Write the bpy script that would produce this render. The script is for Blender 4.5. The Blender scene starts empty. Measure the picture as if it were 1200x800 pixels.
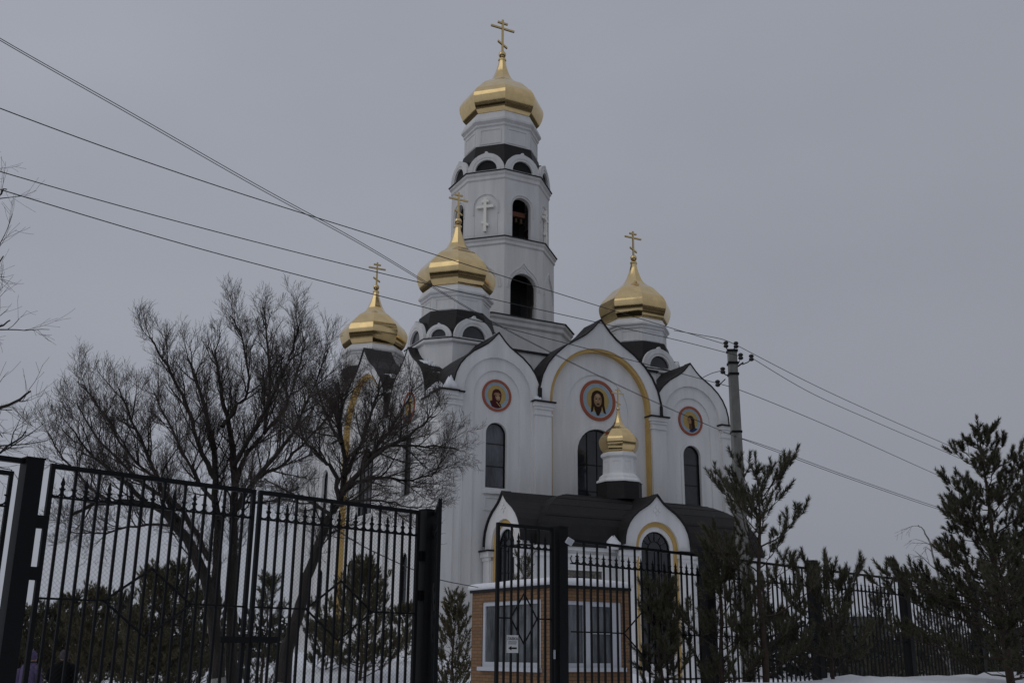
import bpy, math, random
import numpy as np
from mathutils import Vector, Matrix
from mathutils.geometry import tessellate_polygon

# ------------------------------------------------------------ camera, sky, sun
scene = bpy.context.scene
col = scene.collection
EYE = 1.65
PITCH, ROLL, FPX = 0.28603, 0.00891, 1242.68
_F = np.array([0, math.cos(PITCH), math.sin(PITCH)])
_R0 = np.array([1., 0, 0]); _U0 = np.array([0, -math.sin(PITCH), math.cos(PITCH)])
_R = math.cos(ROLL)*_R0 + math.sin(ROLL)*_U0
_U = -math.sin(ROLL)*_R0 + math.cos(ROLL)*_U0
cd = bpy.data.cameras.new('camera'); cam = bpy.data.objects.new('camera', cd); col.objects.link(cam)
cd.sensor_width = 36.0; cd.lens = FPX/1200*36; cd.clip_start = 0.1; cd.clip_end = 3000
cam.matrix_world = Matrix(((_R[0], _U[0], -_F[0], 0), (_R[1], _U[1], -_F[1], 0), (_R[2], _U[2], -_F[2], EYE), (0, 0, 0, 1)))
scene.camera = cam

w = bpy.data.worlds.new('World'); scene.world = w; w.use_nodes = True
nt = w.node_tree; nt.nodes.clear()
SUN_EL, SUN_AZ = math.radians(40), math.radians(-115)      # azimuth from +Y, clockwise
sky = nt.nodes.new('ShaderNodeTexSky'); sky.sky_type = 'NISHITA'; sky.sun_disc = False
sky.sun_elevation = SUN_EL; sky.sun_rotation = SUN_AZ; sky.air_density = 1.0; sky.dust_density = 4.0
hs = nt.nodes.new('ShaderNodeHueSaturation'); hs.inputs['Saturation'].default_value = 0.15; hs.inputs['Value'].default_value = 0.05
tc = nt.nodes.new('ShaderNodeTexCoord')
mp = nt.nodes.new('ShaderNodeMapping'); mp.inputs['Scale'].default_value = (1.0, 1.0, 2.2)
nz = nt.nodes.new('ShaderNodeTexNoise'); nz.inputs['Scale'].default_value = 1.8; nz.inputs['Detail'].default_value = 5; nz.inputs['Roughness'].default_value = 0.5
rp = nt.nodes.new('ShaderNodeValToRGB')
rp.color_ramp.elements[0].position = 0.30; rp.color_ramp.elements[0].color = (0.487, 0.516, 0.597, 1)
rp.color_ramp.elements[1].position = 0.72; rp.color_ramp.elements[1].color = (0.556, 0.587, 0.672, 1)
mx = nt.nodes.new('ShaderNodeMix'); mx.data_type = 'RGBA'; mx.inputs[0].default_value = 0.95
bg = nt.nodes.new('ShaderNodeBackground'); bg.inputs['Strength'].default_value = 1.0
wo = nt.nodes.new('ShaderNodeOutputWorld')
nt.links.new(sky.outputs[0], hs.inputs['Color'])
nt.links.new(tc.outputs['Generated'], mp.inputs['Vector']); nt.links.new(mp.outputs[0], nz.inputs['Vector'])
nt.links.new(nz.outputs['Fac'], rp.inputs[0])
nt.links.new(hs.outputs[0], mx.inputs[6]); nt.links.new(rp.outputs[0], mx.inputs[7])
# an overcast sky is brighter towards the hidden sun and overhead
vd = nt.nodes.new('ShaderNodeVectorMath'); vd.operation = 'DOT_PRODUCT'
vd.inputs[1].default_value = (0.25*math.sin(SUN_AZ)*math.cos(SUN_EL), 0.25*math.cos(SUN_AZ)*math.cos(SUN_EL), 0.25*math.sin(SUN_EL)+0.20)
ad = nt.nodes.new('ShaderNodeMath'); ad.operation = 'ADD'; ad.inputs[1].default_value = 1.0
sc_ = nt.nodes.new('ShaderNodeVectorMath'); sc_.operation = 'SCALE'
nt.links.new(tc.outputs['Generated'], vd.inputs[0]); nt.links.new(vd.outputs['Value'], ad.inputs[0])
nt.links.new(mx.outputs[2], sc_.inputs[0]); nt.links.new(ad.outputs[0], sc_.inputs['Scale'])
nt.links.new(sc_.outputs[0], bg.inputs['Color']); nt.links.new(bg.outputs[0], wo.inputs[0])
sl = bpy.data.lights.new('sun', 'SUN'); sl.energy = 0.5; sl.angle = math.radians(50); sl.color = (1, 0.96, 0.9)
so = bpy.data.objects.new('sun', sl); col.objects.link(so)
sd = Vector((math.sin(SUN_AZ)*math.cos(SUN_EL), math.cos(SUN_AZ)*math.cos(SUN_EL), math.sin(SUN_EL)))
so.rotation_euler = sd.to_track_quat('Z', 'Y').to_euler(); so.location = (-30, -10, 60)
scene.view_settings.view_transform = 'Standard'; scene.view_settings.look = 'None'
scene.view_settings.exposure = -0.82; scene.view_settings.gamma = 1.0
scene.view_settings.use_curve_mapping = False

# ------------------------------------------------------------ helpers
rnd = random.Random(7)
PI = math.pi
def ray(px, py): return _F + _R*(px-600)/FPX - _U*(py-400)/FPX
def at(px, py, Y):
    d = ray(px, py); d = d*(Y/d[1]); return np.array([d[0], d[1], d[2]+EYE])

def node_mat(name, color, rough=0.6, metal=0.0, var=0.0, vscale=3.0, bump=0.0, bscale=30.0, color2=None, spec=0.5, stretch=(1, 1, 1)):
    m = bpy.data.materials.new(name); m.use_nodes = True
    t = m.node_tree; b = t.nodes['Principled BSDF']
    b.inputs['Base Color'].default_value = (*color, 1); b.inputs['Roughness'].default_value = rough
    b.inputs['Metallic'].default_value = metal; b.inputs['Specular IOR Level'].default_value = spec
    c = t.nodes.new('ShaderNodeTexCoord')
    mpn = t.nodes.new('ShaderNodeMapping'); mpn.inputs['Scale'].default_value = stretch
    t.links.new(c.outputs['Object'], mpn.inputs['Vector'])
    if var > 0 or color2:
        n = t.nodes.new('ShaderNodeTexNoise'); n.inputs['Scale'].default_value = vscale; n.inputs['Detail'].default_value = 6; n.inputs['Roughness'].default_value = 0.6
        t.links.new(mpn.outputs[0], n.inputs['Vector'])
        r = t.nodes.new('ShaderNodeValToRGB')
        c2 = color2 or tuple(x*(1-var) for x in color)
        r.color_ramp.elements[0].position = 0.33; r.color_ramp.elements[0].color = (*c2, 1)
        r.color_ramp.elements[1].position = 0.66; r.color_ramp.elements[1].color = (*color, 1)
        t.links.new(n.outputs['Fac'], r.inputs[0]); t.links.new(r.outputs[0], b.inputs['Base Color'])
    if bump > 0:
        n2 = t.nodes.new('ShaderNodeTexNoise'); n2.inputs['Scale'].default_value = bscale; n2.inputs['Detail'].default_value = 4
        t.links.new(mpn.outputs[0], n2.inputs['Vector'])
        bp = t.nodes.new('ShaderNodeBump'); bp.inputs['Strength'].default_value = bump; bp.inputs['Distance'].default_value = 0.05
        t.links.new(n2.outputs['Fac'], bp.inputs['Height']); t.links.new(bp.outputs[0], b.inputs['Normal'])
    return m

M = {}
M['plaster'] = node_mat('white_plaster', (0.77, 0.77, 0.765), 0.85, var=0.18, vscale=1.1, bump=0.15, bscale=14, stretch=(1, 1, 0.16), spec=0.2)
M['roof'] = node_mat('charcoal_metal_roof', (0.016, 0.014, 0.014), 0.6, var=0.35, vscale=2.0, bump=0.2, bscale=5, spec=0.3)
M['gold'] = node_mat('gilded_sheet', (0.75, 0.565, 0.285), 0.10, 1.0, var=0.16, vscale=2.0, bump=0.07, bscale=1.8)
M['goldcross'] = node_mat('gilded_cross', (0.62, 0.46, 0.22), 0.3, 1.0)
M['cream'] = node_mat('cream_paint', (0.92, 0.90, 0.82), 0.5)
M['ochre'] = node_mat('ochre_paint', (0.56, 0.37, 0.125), 0.75, var=0.12, vscale=2)
M['iron'] = node_mat('black_painted_iron', (0.0035, 0.004, 0.0055), 0.55, var=0.3, vscale=9, spec=0.22)
M['frame'] = node_mat('dark_window_frame', (0.006, 0.006, 0.007), 0.5, spec=0.3)
M['snow'] = node_mat('snow', (0.80, 0.81, 0.84), 0.7, var=0.06, vscale=0.7, bump=0.5, bscale=3.5, spec=0.2)
M['concrete'] = node_mat('grey_concrete', (0.22, 0.22, 0.205), 0.9, var=0.35, vscale=5, bump=0.3, bscale=30, stretch=(1, 1, 0.3))
M['bark'] = node_mat('dark_bark', (0.035, 0.028, 0.023), 0.95, var=0.5, vscale=8, bump=0.8, bscale=25, stretch=(1, 1, 0.3))
M['twig'] = node_mat('twig_bark', (0.062, 0.048, 0.040), 0.9)
M['whitewash'] = node_mat('whitewashed_bark', (0.36, 0.35, 0.33), 0.95, var=0.5, vscale=7)
M['needle'] = node_mat('pine_needles', (0.088, 0.080, 0.044), 0.6, color2=(0.046, 0.046, 0.027), vscale=1.6)
M['needle2'] = node_mat('yellowish_pine_needles', (0.115, 0.096, 0.044), 0.6, color2=(0.058, 0.053, 0.026), vscale=1.6)
M['pinebark'] = node_mat('pine_bark', (0.055, 0.038, 0.028), 0.95, var=0.4, vscale=8)
M['birch'] = node_mat('birch_bark', (0.42, 0.40, 0.38), 0.9, color2=(0.05, 0.05, 0.05), vscale=14, stretch=(0.3, 0.3, 1))
M['cable'] = node_mat('dark_cable', (0.02, 0.02, 0.022), 0.6)
M['porcelain'] = node_mat('dark_insulator', (0.012, 0.010, 0.010), 0.18)
M['pvc'] = node_mat('white_pvc', (0.50, 0.52, 0.56), 0.45)
M['wallin'] = node_mat('interior_shade', (0.012, 0.012, 0.012), 0.9)  # near-black colour stands in for the shade inside openings
M['bell'] = node_mat('bronze_bell', (0.10, 0.07, 0.04), 0.45, 0.8)
M['beam'] = node_mat('rust_orange_beam', (0.17, 0.065, 0.035), 0.8)
def glass(name, c, rough=0.06):
    m = node_mat(name, c, rough, var=0.5, vscale=1.1, bump=0.02, bscale=1.5); return m
M['glass'] = glass('dark_window_glass', (0.035, 0.039, 0.046))
M['glasslit'] = node_mat('curtain_reflection_glass', (0.11, 0.12, 0.135), 0.05, color2=(0.03, 0.033, 0.04), vscale=2.2, stretch=(1, 1, .25))  # grey curtain and pale reflections both painted into the pane colour
M['glassk'] = node_mat('kiosk_glass_curtain_reflection', (0.16, 0.17, 0.18), 0.05, color2=(0.045, 0.05, 0.055), vscale=7, stretch=(1, 1, .18))  # curtain folds and grey tree reflections are put into the colour
def brick_mat():
    m = bpy.data.materials.new('tan_brick'); m.use_nodes = True; t = m.node_tree; b = t.nodes['Principled BSDF']
    c = t.nodes.new('ShaderNodeTexCoord'); s = t.nodes.new('ShaderNodeSeparateXYZ'); a = t.nodes.new('ShaderNodeMath'); cb = t.nodes.new('ShaderNodeCombineXYZ')
    t.links.new(c.outputs['Object'], s.inputs[0]); t.links.new(s.outputs[0], a.inputs[0]); t.links.new(s.outputs[1], a.inputs[1])
    t.links.new(a.outputs[0], cb.inputs[0]); t.links.new(s.outputs[2], cb.inputs[1])
    br = t.nodes.new('ShaderNodeTexBrick'); br.inputs['Scale'].default_value = 1.0
    br.inputs['Brick Width'].default_value = 0.26; br.inputs['Row Height'].default_value = 0.078; br.inputs['Mortar Size'].default_value = 0.007
    br.inputs['Color1'].default_value = (0.245, 0.135, 0.064, 1); br.inputs['Color2'].default_value = (0.185, 0.100, 0.048, 1); br.inputs['Mortar'].default_value = (0.09, 0.06, 0.04, 1)
    t.links.new(cb.outputs[0], br.inputs['Vector']); t.links.new(br.outputs[0], b.inputs['Base Color'])
    bp = t.nodes.new('ShaderNodeBump'); bp.inputs['Strength'].default_value = 0.5; bp.inputs['Distance'].default_value = 0.02; bp.invert = True
    t.links.new(br.outputs['Fac'], bp.inputs['Height']); t.links.new(bp.outputs[0], b.inputs['Normal'])
    b.inputs['Roughness'].default_value = 0.85
    return m
M['brick'] = brick_mat()
for k, c in dict(i_red=(0.36, 0.115, 0.07), i_blue=(0.32, 0.42, 0.50), i_gold=(0.46, 0.33, 0.125), i_hair=(0.035, 0.020, 0.013), i_skin=(0.33, 0.205, 0.115),
                 i_maroon=(0.07, 0.017, 0.022), i_white=(0.66, 0.66, 0.66), i_dark=(0.015, 0.012, 0.010), i_lightskin=(0.47, 0.33, 0.20), i_navy=(0.03, 0.05, 0.13), i_brown=(0.12, 0.07, 0.04),
                 lilac=(0.10, 0.078, 0.15), blackcoat=(0.004, 0.004, 0.005), knit=(0.07, 0.065, 0.072), trouser=(0.03, 0.03, 0.035), skin=(0.4, 0.25, 0.18), greywall=(0.16, 0.165, 0.17), greyroof=(0.06, 0.06, 0.065), led=(0.75, 0.76, 0.78), curtain=(0.30, 0.31, 0.33), foliagefar=(0.03, 0.032, 0.022)).items():
    M[k] = node_mat(k, c, 0.9, var=0.12, vscale=4, spec=0.15)

class MB:
    def __init__(s): s.v = []; s.f = []
    def add(s, vs, fs):
        o = len(s.v); s.v += [tuple(map(float, p)) for p in vs]; s.f += [tuple(i+o for i in f) for f in fs]; return s
    def box(s, x0, x1, y0, y1, z0, z1, mp=None):
        vs = [(x, y, z) for z in (z0, z1) for y in (y0, y1) for x in (x0, x1)]
        if mp: vs = [mp(*p) for p in vs]
        return s.add(vs, [(0, 2, 3, 1), (4, 5, 7, 6), (0, 1, 5, 4), (2, 6, 7, 3), (0, 4, 6, 2), (1, 3, 7, 5)])
    def plate(s, loops, c0, c1, mp):
        """flat polygon with holes in (a,b), thickness c0..c1"""
        tri = tessellate_polygon([[Vector((p[0], p[1], 0)) for p in l] for l in loops])
        flat = [p for l in loops for p in l]; n = len(flat)
        vs = [mp(p[0], p[1], c1) for p in flat] + [mp(p[0], p[1], c0) for p in flat]
        fs = [tuple(t) for t in tri] + [tuple(i+n for i in reversed(t)) for t in tri]
        o = 0
        for l in loops:
            k = len(l)
            for i in range(k): fs.append((o+i, o+(i+1) % k, n+o+(i+1) % k, n+o+i))
            o += k
        return s.add(vs, fs)
    def loft(s, secs, cap=True):
        n = len(secs[0]); o = len(s.v)
        vs = [p for sec in secs for p in sec]; fs = []
        for j in range(len(secs)-1):
            for i in range(n): fs.append((j*n+i, j*n+(i+1) % n, (j+1)*n+(i+1) % n, (j+1)*n+i))
        if cap: fs.append(tuple(reversed(range(n)))); fs.append(tuple((len(secs)-1)*n+i for i in range(n)))
        return s.add(vs, fs)
    def tube(s, pts, rad, n=6):
        P = [np.asarray(p, float) for p in pts]; k = len(P)
        if not hasattr(rad, '__len__'): rad = [rad]*k
        secs = []
        for i in range(k):
            d = P[min(i+1, k-1)]-P[max(i-1, 0)]; d = d/(np.linalg.norm(d)+1e-9)
            h = np.array([0, 0, 1.]) if abs(d[2]) < 0.9 else np.array([1., 0, 0])
            a = np.cross(d, h); a /= np.linalg.norm(a); b = np.cross(a, d)
            secs.append([P[i]+rad[i]*(math.cos(2*PI*j/n)*a+math.sin(2*PI*j/n)*b) for j in range(n)])
        return s.loft(secs)
    def build(s, name, mat, parent=None, loc=None, smooth=False, recalc=True):
        me = bpy.data.meshes.new(name); me.from_pydata(s.v, [], s.f)
        if recalc:
            import bmesh
            bm = bmesh.new(); bm.from_mesh(me); bmesh.ops.recalc_face_normals(bm, faces=bm.faces); bm.to_mesh(me); bm.free()
        if smooth: me.polygons.foreach_set('use_smooth', [True]*len(me.polygons))
        me.materials.append(M[mat] if isinstance(mat, str) else mat)
        return inst(name, me, parent, loc)
class TB:
    """many thin tubes at once"""
    def __init__(s): s.d = {}
    def tube(s, pts, rad, n=3):
        k = len(pts)
        if not hasattr(rad, '__len__'): rad = [rad]*k
        s.d.setdefault((k, n), []).append((np.asarray(pts, float), rad))
    def build(s, name, mat, parent=None, smooth=False, **kw):
        VV = []; FF = []; o = 0
        for (k, n), L in s.d.items():
            P = np.array([a for a, b in L]); R = np.array([b for a, b in L], float); m = len(L)
            D = np.empty_like(P); D[:, 1:-1] = P[:, 2:]-P[:, :-2]; D[:, 0] = P[:, 1]-P[:, 0]; D[:, -1] = P[:, -1]-P[:, -2]
            D /= np.linalg.norm(D, axis=2, keepdims=True)+1e-9
            h = np.where(np.abs(D[..., 2:3]) < .9, np.array([0, 0, 1.]), np.array([1., 0, 0]))
            A = np.cross(D, h); A /= np.linalg.norm(A, axis=2, keepdims=True)+1e-9; B = np.cross(A, D)
            th = 2*PI*np.arange(n)/n
            V = P[:, :, None]+R[:, :, None, None]*(np.cos(th)[None, None, :, None]*A[:, :, None]+np.sin(th)[None, None, :, None]*B[:, :, None])
            VV.append(V.reshape(-1, 3)); idx = np.arange(m*k*n).reshape(m, k, n)+o; nx_ = np.roll(idx, -1, axis=2)
            FF.append(np.stack([idx[:, :-1], nx_[:, :-1], nx_[:, 1:], idx[:, 1:]], -1).reshape(-1, 4)); o += m*k*n
        V = np.concatenate(VV); F = np.concatenate(FF)
        me = bpy.data.meshes.new(name); me.vertices.add(len(V)); me.vertices.foreach_set('co', V.ravel())
        me.loops.add(F.size); me.loops.foreach_set('vertex_index', F.ravel().astype(np.int32))
        me.polygons.add(len(F)); me.polygons.foreach_set('loop_start', np.arange(0, F.size, 4, dtype=np.int32)); me.polygons.foreach_set('loop_total', np.full(len(F), 4, dtype=np.int32))
        me.update(calc_edges=True)
        if smooth: me.polygons.foreach_set('use_smooth', [True]*len(me.polygons))
        me.materials.append(M[mat] if isinstance(mat, str) else mat); return inst(name, me, parent)
def tri_mesh(name, A, mat, parent=None):
    me = bpy.data.meshes.new(name); n = len(A); me.vertices.add(n); me.vertices.foreach_set('co', np.ascontiguousarray(A, dtype=float).ravel())
    me.loops.add(n); me.loops.foreach_set('vertex_index', np.arange(n, dtype=np.int32)); k = n//3
    me.polygons.add(k); me.polygons.foreach_set('loop_start', np.arange(0, n, 3, dtype=np.int32)); me.polygons.foreach_set('loop_total', np.full(k, 3, dtype=np.int32))
    me.update(calc_edges=True); me.materials.append(M[mat]); return inst(name, me, parent)
def inst(name, me, parent=None, loc=None, rotz=None):
    o = bpy.data.objects.new(name, me); col.objects.link(o)
    if parent is not None: o.parent = parent
    if loc is not None: o.location = loc
    if rotz is not None: o.rotation_euler = (0, 0, rotz)
    return o
def empty(name, loc=(0, 0, 0), rz=0, parent=None):
    o = inst(name, None, parent, loc, rz); o.empty_display_size = 0.3; return o
def tag(o, label=None, cat=None, group=None, kind=None):
    if label: o['label'] = label
    if cat: o['category'] = cat
    if group: o['group'] = group
    if kind: o['kind'] = kind
    return o
def idmap(x, y, z): return (x, y, z)
def vnoise(x, y, seed=0):
    def h(i, j): return (math.sin(i*127.1+j*311.7+seed*74.7)*43758.5453) % 1.0
    i, j = math.floor(x), math.floor(y); fx, fy = x-i, y-j; fx = fx*fx*(3-2*fx); fy = fy*fy*(3-2*fy)
    return (h(i, j)*(1-fx)+h(i+1, j)*fx)*(1-fy)+(h(i, j+1)*(1-fx)+h(i+1, j+1)*fx)*fy
def sstep(a, b, x):
    t = min(1, max(0, (x-a)/(b-a))); return t*t*(3-2*t)

# ------------------------------------------------------------ ground
G0 = np.array([-3.85, 8.36]); GD = np.array([0.7058, 0.7084]); GN = np.array([0.7084, -0.7058])   # fence line, GN points to the street
CH = np.array([-3.627, 64.899]); CYAW = 0.48418
def gz(x, y):
    s = (x-G0[0])*GD[0]+(y-G0[1])*GD[1]; n = (x-G0[0])*GN[0]+(y-G0[1])*GN[1]
    z = 0.10*(vnoise(x*0.5, y*0.5, 1)-0.5)+0.05*(vnoise(x*1.6, y*1.6, 2)-0.5)
    z *= 1-sstep(4, 6.5, n)*(1-sstep(50, 56, n))
    z += 1.25*sstep(26, 50, y)*sstep(-20, -7, x+0.12*(y-40))*(1-.8*sstep(1.5, 9, x))          # the yard rises to the church
    z += 0.15*sstep(20, 60, y)
    heap = math.exp(-((x+7.0)/4.5)**2-((y-46)/3.0)**2)*0.45+math.exp(-((x+4.0)/2.2)**2-((y-41)/2.0)**2)*0.35
    z += heap*(0.7+0.6*vnoise(x*0.8, y*0.8, 3))
    # bank of cleared snow thrown against the fence
    top = 1.38+0.26*(vnoise(s*0.55, 3.1, 5)-0.5)+0.14*(vnoise(s*1.7, n*1.3, 6)-0.5)+0.10*math.exp(-((s-12.2)/1.1)**2)
    ridge = (sstep(-.9, .9, n) if n < 1.5 else 1-sstep(1.9, 4.2, n))*sstep(6.4, 8.2, s)
    z = max(z, z*(1-ridge)+top*ridge) if ridge > 0.02 else z
    return z
def axis_samples(a, b, step, far):
    l = list(np.arange(a, b+1e-6, step)); g = step; lo = a; hi = b; L = []; H = []
    while hi < far: g *= 1.35; hi += g; lo -= g; L.append(lo); H.append(hi)
    return L[::-1]+l+H
xs = axis_samples(-26, 30, 0.4, 900); ys = axis_samples(0, 62, 0.4, 1400)
gv = [(x, y, gz(x, y)) for y in ys for x in xs]; nx = len(xs)
gf = [(j*nx+i, j*nx+i+1, (j+1)*nx+i+1, (j+1)*nx+i) for j in range(len(ys)-1) for i in range(nx-1)]
g = MB(); g.v = gv; g.f = gf
def ground_mat():
    m = node_mat('snow_ground', (0.80, 0.81, 0.84), 0.7, var=0.06, vscale=0.7, bump=0.5, bscale=3.5, spec=0.2); t = m.node_tree; b = t.nodes['Principled BSDF']
    src = b.inputs['Base Color'].links[0].from_socket
    c = t.nodes.new('ShaderNodeTexCoord'); ln = t.nodes.new('ShaderNodeVectorMath'); ln.operation = 'DISTANCE'; ln.inputs[1].default_value = (0, 36, 0)
    mr = t.nodes.new('ShaderNodeMapRange'); mr.inputs[1].default_value = 42; mr.inputs[2].default_value = 60
    n = t.nodes.new('ShaderNodeTexNoise'); n.inputs['Scale'].default_value = 0.025; n.inputs['Detail'].default_value = 8
    r = t.nodes.new('ShaderNodeValToRGB'); r.color_ramp.elements[0].position = .30; r.color_ramp.elements[1].position = .44
    mu = t.nodes.new('ShaderNodeMath'); mu.operation = 'MULTIPLY'
    mx_ = t.nodes.new('ShaderNodeMix'); mx_.data_type = 'RGBA'; mx_.inputs[7].default_value = (0.05, 0.042, 0.034, 1)
    t.links.new(c.outputs['Object'], ln.inputs[0]); t.links.new(ln.outputs['Value'], mr.inputs[0]); t.links.new(c.outputs['Object'], n.inputs['Vector'])
    t.links.new(n.outputs['Fac'], r.inputs[0]); t.links.new(r.outputs[0], mu.inputs[0]); t.links.new(mr.outputs[0], mu.inputs[1])
    t.links.new(mu.outputs[0], mx_.inputs[0]); t.links.new(src, mx_.inputs[6]); t.links.new(mx_.outputs[2], b.inputs['Base Color'])
    return m
tag(g.build('ground', ground_mat(), smooth=True, recalc=False), 'snow covered ground with banks of cleared snow', kind='structure')

M['asphalt'] = node_mat('wet_asphalt', (0.045, 0.045, 0.048), 0.45, color2=(0.09, 0.088, 0.085), vscale=0.6, bump=0.3, bscale=40)
rv = [(G0[0]+GD[0]*s_+GN[0]*n_, G0[1]+GD[1]*s_+GN[1]*n_, .05) for s_ in (-220, 220) for n_ in (7.0, 48.0)]
tag(MB().add(rv, [(0, 1, 3, 2)]).build('road', 'asphalt'), 'dark wet asphalt street and square along the fence', kind='structure')

# ------------------------------------------------------------ the church
church = empty('church', (CH[0], CH[1], 0.0), CYAW)
tag(church, 'white orthodox church with gilded onion domes and tall bell tower', 'church')
H = EYE
OG = [(1, 0), (.985, .14), (.94, .28), (.85, .42), (.73, .535), (.56, .65), (.38, .735), (.25, .80), (.15, .87), (.07, .94), (0, 1)]
def ogee(a0, half, zs, zp, off=0.0):
    R = [(a0+(half+off)*x, zs+(zp+off*1.3-zs)*t) for x, t in OG]
    L = [(a0-(half+off)*x, zs+(zp+off*1.3-zs)*t) for x, t in OG[:-1]][::-1]
    return R+L                                  # right foot -> peak -> left foot
def gable_loop(a0, half, zb, zs, zp): return [(a0-half, zb), (a0+half, zb)]+ogee(a0, half, zs, zp)
def arch(a0, half, zb, zs, n=14):
    return [(a0-half, zb), (a0+half, zb)]+[(a0+half*math.cos(PI*i/n), zs+half*math.sin(PI*i/n)) for i in range(n+1)]
def arch_band(a0, ro, ri, zb, zs, n=16):
    o = [(a0+ro*math.cos(PI*i/n), zs+ro*math.sin(PI*i/n)) for i in range(n+1)]
    i_ = [(a0+ri*math.cos(PI*i/n), zs+ri*math.sin(PI*i/n)) for i in range(n+1)][::-1]
    return [(a0+ro, zb)]+o+[(a0-ro, zb), (a0-ri, zb)]+i_+[(a0+ri, zb)]
def arch_pane(a0, half, zb, zs, x0, x1, z0, z1):
    f = lambda x: zs+math.sqrt(max(0, half*half-(x-a0)**2))
    pts = [(x0, z0), (x1, z0)]
    for i in range(7):
        x = x1+(x0-x1)*i/6; pts.append((x, max(z0+.005, min(z1, f(x)))))
    return pts
def window(parent, mp, a0, half, zb, zs, c, rows, cols=1, t=0.07, fan=False, mat='frame', name='window', gm='glass'):
    """arched window: frame with bars is the part, each pane a sub-part"""
    m = MB(); m.plate([arch(a0, half, zb, zs), arch(a0, half-t, zb+t, zs)], c-.06, c+.06, mp)
    b = t*0.5; xin = half-t
    cx = [a0-xin+2*xin*k/cols for k in range(cols+1)]; top = zs+xin
    rz = [zb+t]+list(rows)+[zs] if fan else [zb+t]+list(rows)+[top]
    for r in rows: m.box(a0-xin, a0+xin, r-b/2, r+b/2, c-.035, c+.035, lambda x, y, z: mp(x, y, z))
    for x in cx[1:-1]:
        zt = zs if fan else zs+math.sqrt(max(0, xin**2-(x-a0)**2))
        m.box(x-b/2, x+b/2, zb+t, zt, c-.03, c+.03, mp)
    if fan:
        m.box(a0-xin, a0+xin, zs-b/2, zs+b/2, c-.034, c+.034, mp)
        ri = xin*.48; m.plate([arch_band(a0, ri+b/2, ri-b/2, zs, zs, 12)], c-.033, c+.033, mp)
        for k in range(1, 6):
            an = PI*k/6; d = (math.cos(an), math.sin(an)); e = (-d[1]*b/2, d[0]*b/2)
            m.plate([[(a0+d[0]*ri+e[0], zs+d[1]*ri+e[1]), (a0+d[0]*ri-e[0], zs+d[1]*ri-e[1]), (a0+d[0]*xin-e[0], zs+d[1]*xin-e[1]), (a0+d[0]*xin+e[0], zs+d[1]*xin+e[1])]], c-.031, c+.031, mp)
    wd = m.build(name, mat, parent)
    def pane(poly):
        k = 0.004*rnd.random()
        MB().plate([poly], c-.02-k, c-.006-k, mp).build('pane', gm, wd)
    for j in range(len(rz)-1):
        for i in range(cols): pane(arch_pane(a0, xin, zb, zs, cx[i]+b/2, cx[i+1]-b/2, rz[j]+b/2, rz[j+1]-b/2))
    if fan:
        pane([(a0+ri*math.cos(PI*i/10)*.95, zs+b/2+ri*math.sin(PI*i/10)*.93) for i in range(11)])
        for k in range(6):
            a1, a2 = PI*k/6+.06, PI*(k+1)/6-.06
            q = [(r, an) for r, an in ((ri*1.06, a1), (xin, a1), (xin, (a1+a2)/2), (xin, a2), (ri*1.06, a2), (ri*1.06, (a1+a2)/2))]
            pane([(a0+r*math.cos(an), zs+b/2+r*math.sin(an)) for r, an in q])
    return wd
def ell(cx, cy, rx, ry, n=20, rot=0):
    c, s = math.cos(rot), math.sin(rot)
    return [(cx+rx*math.cos(2*PI*i/n)*c-ry*math.sin(2*PI*i/n)*s, cy+rx*math.cos(2*PI*i/n)*s+ry*math.sin(2*PI*i/n)*c) for i in range(n)]
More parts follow.
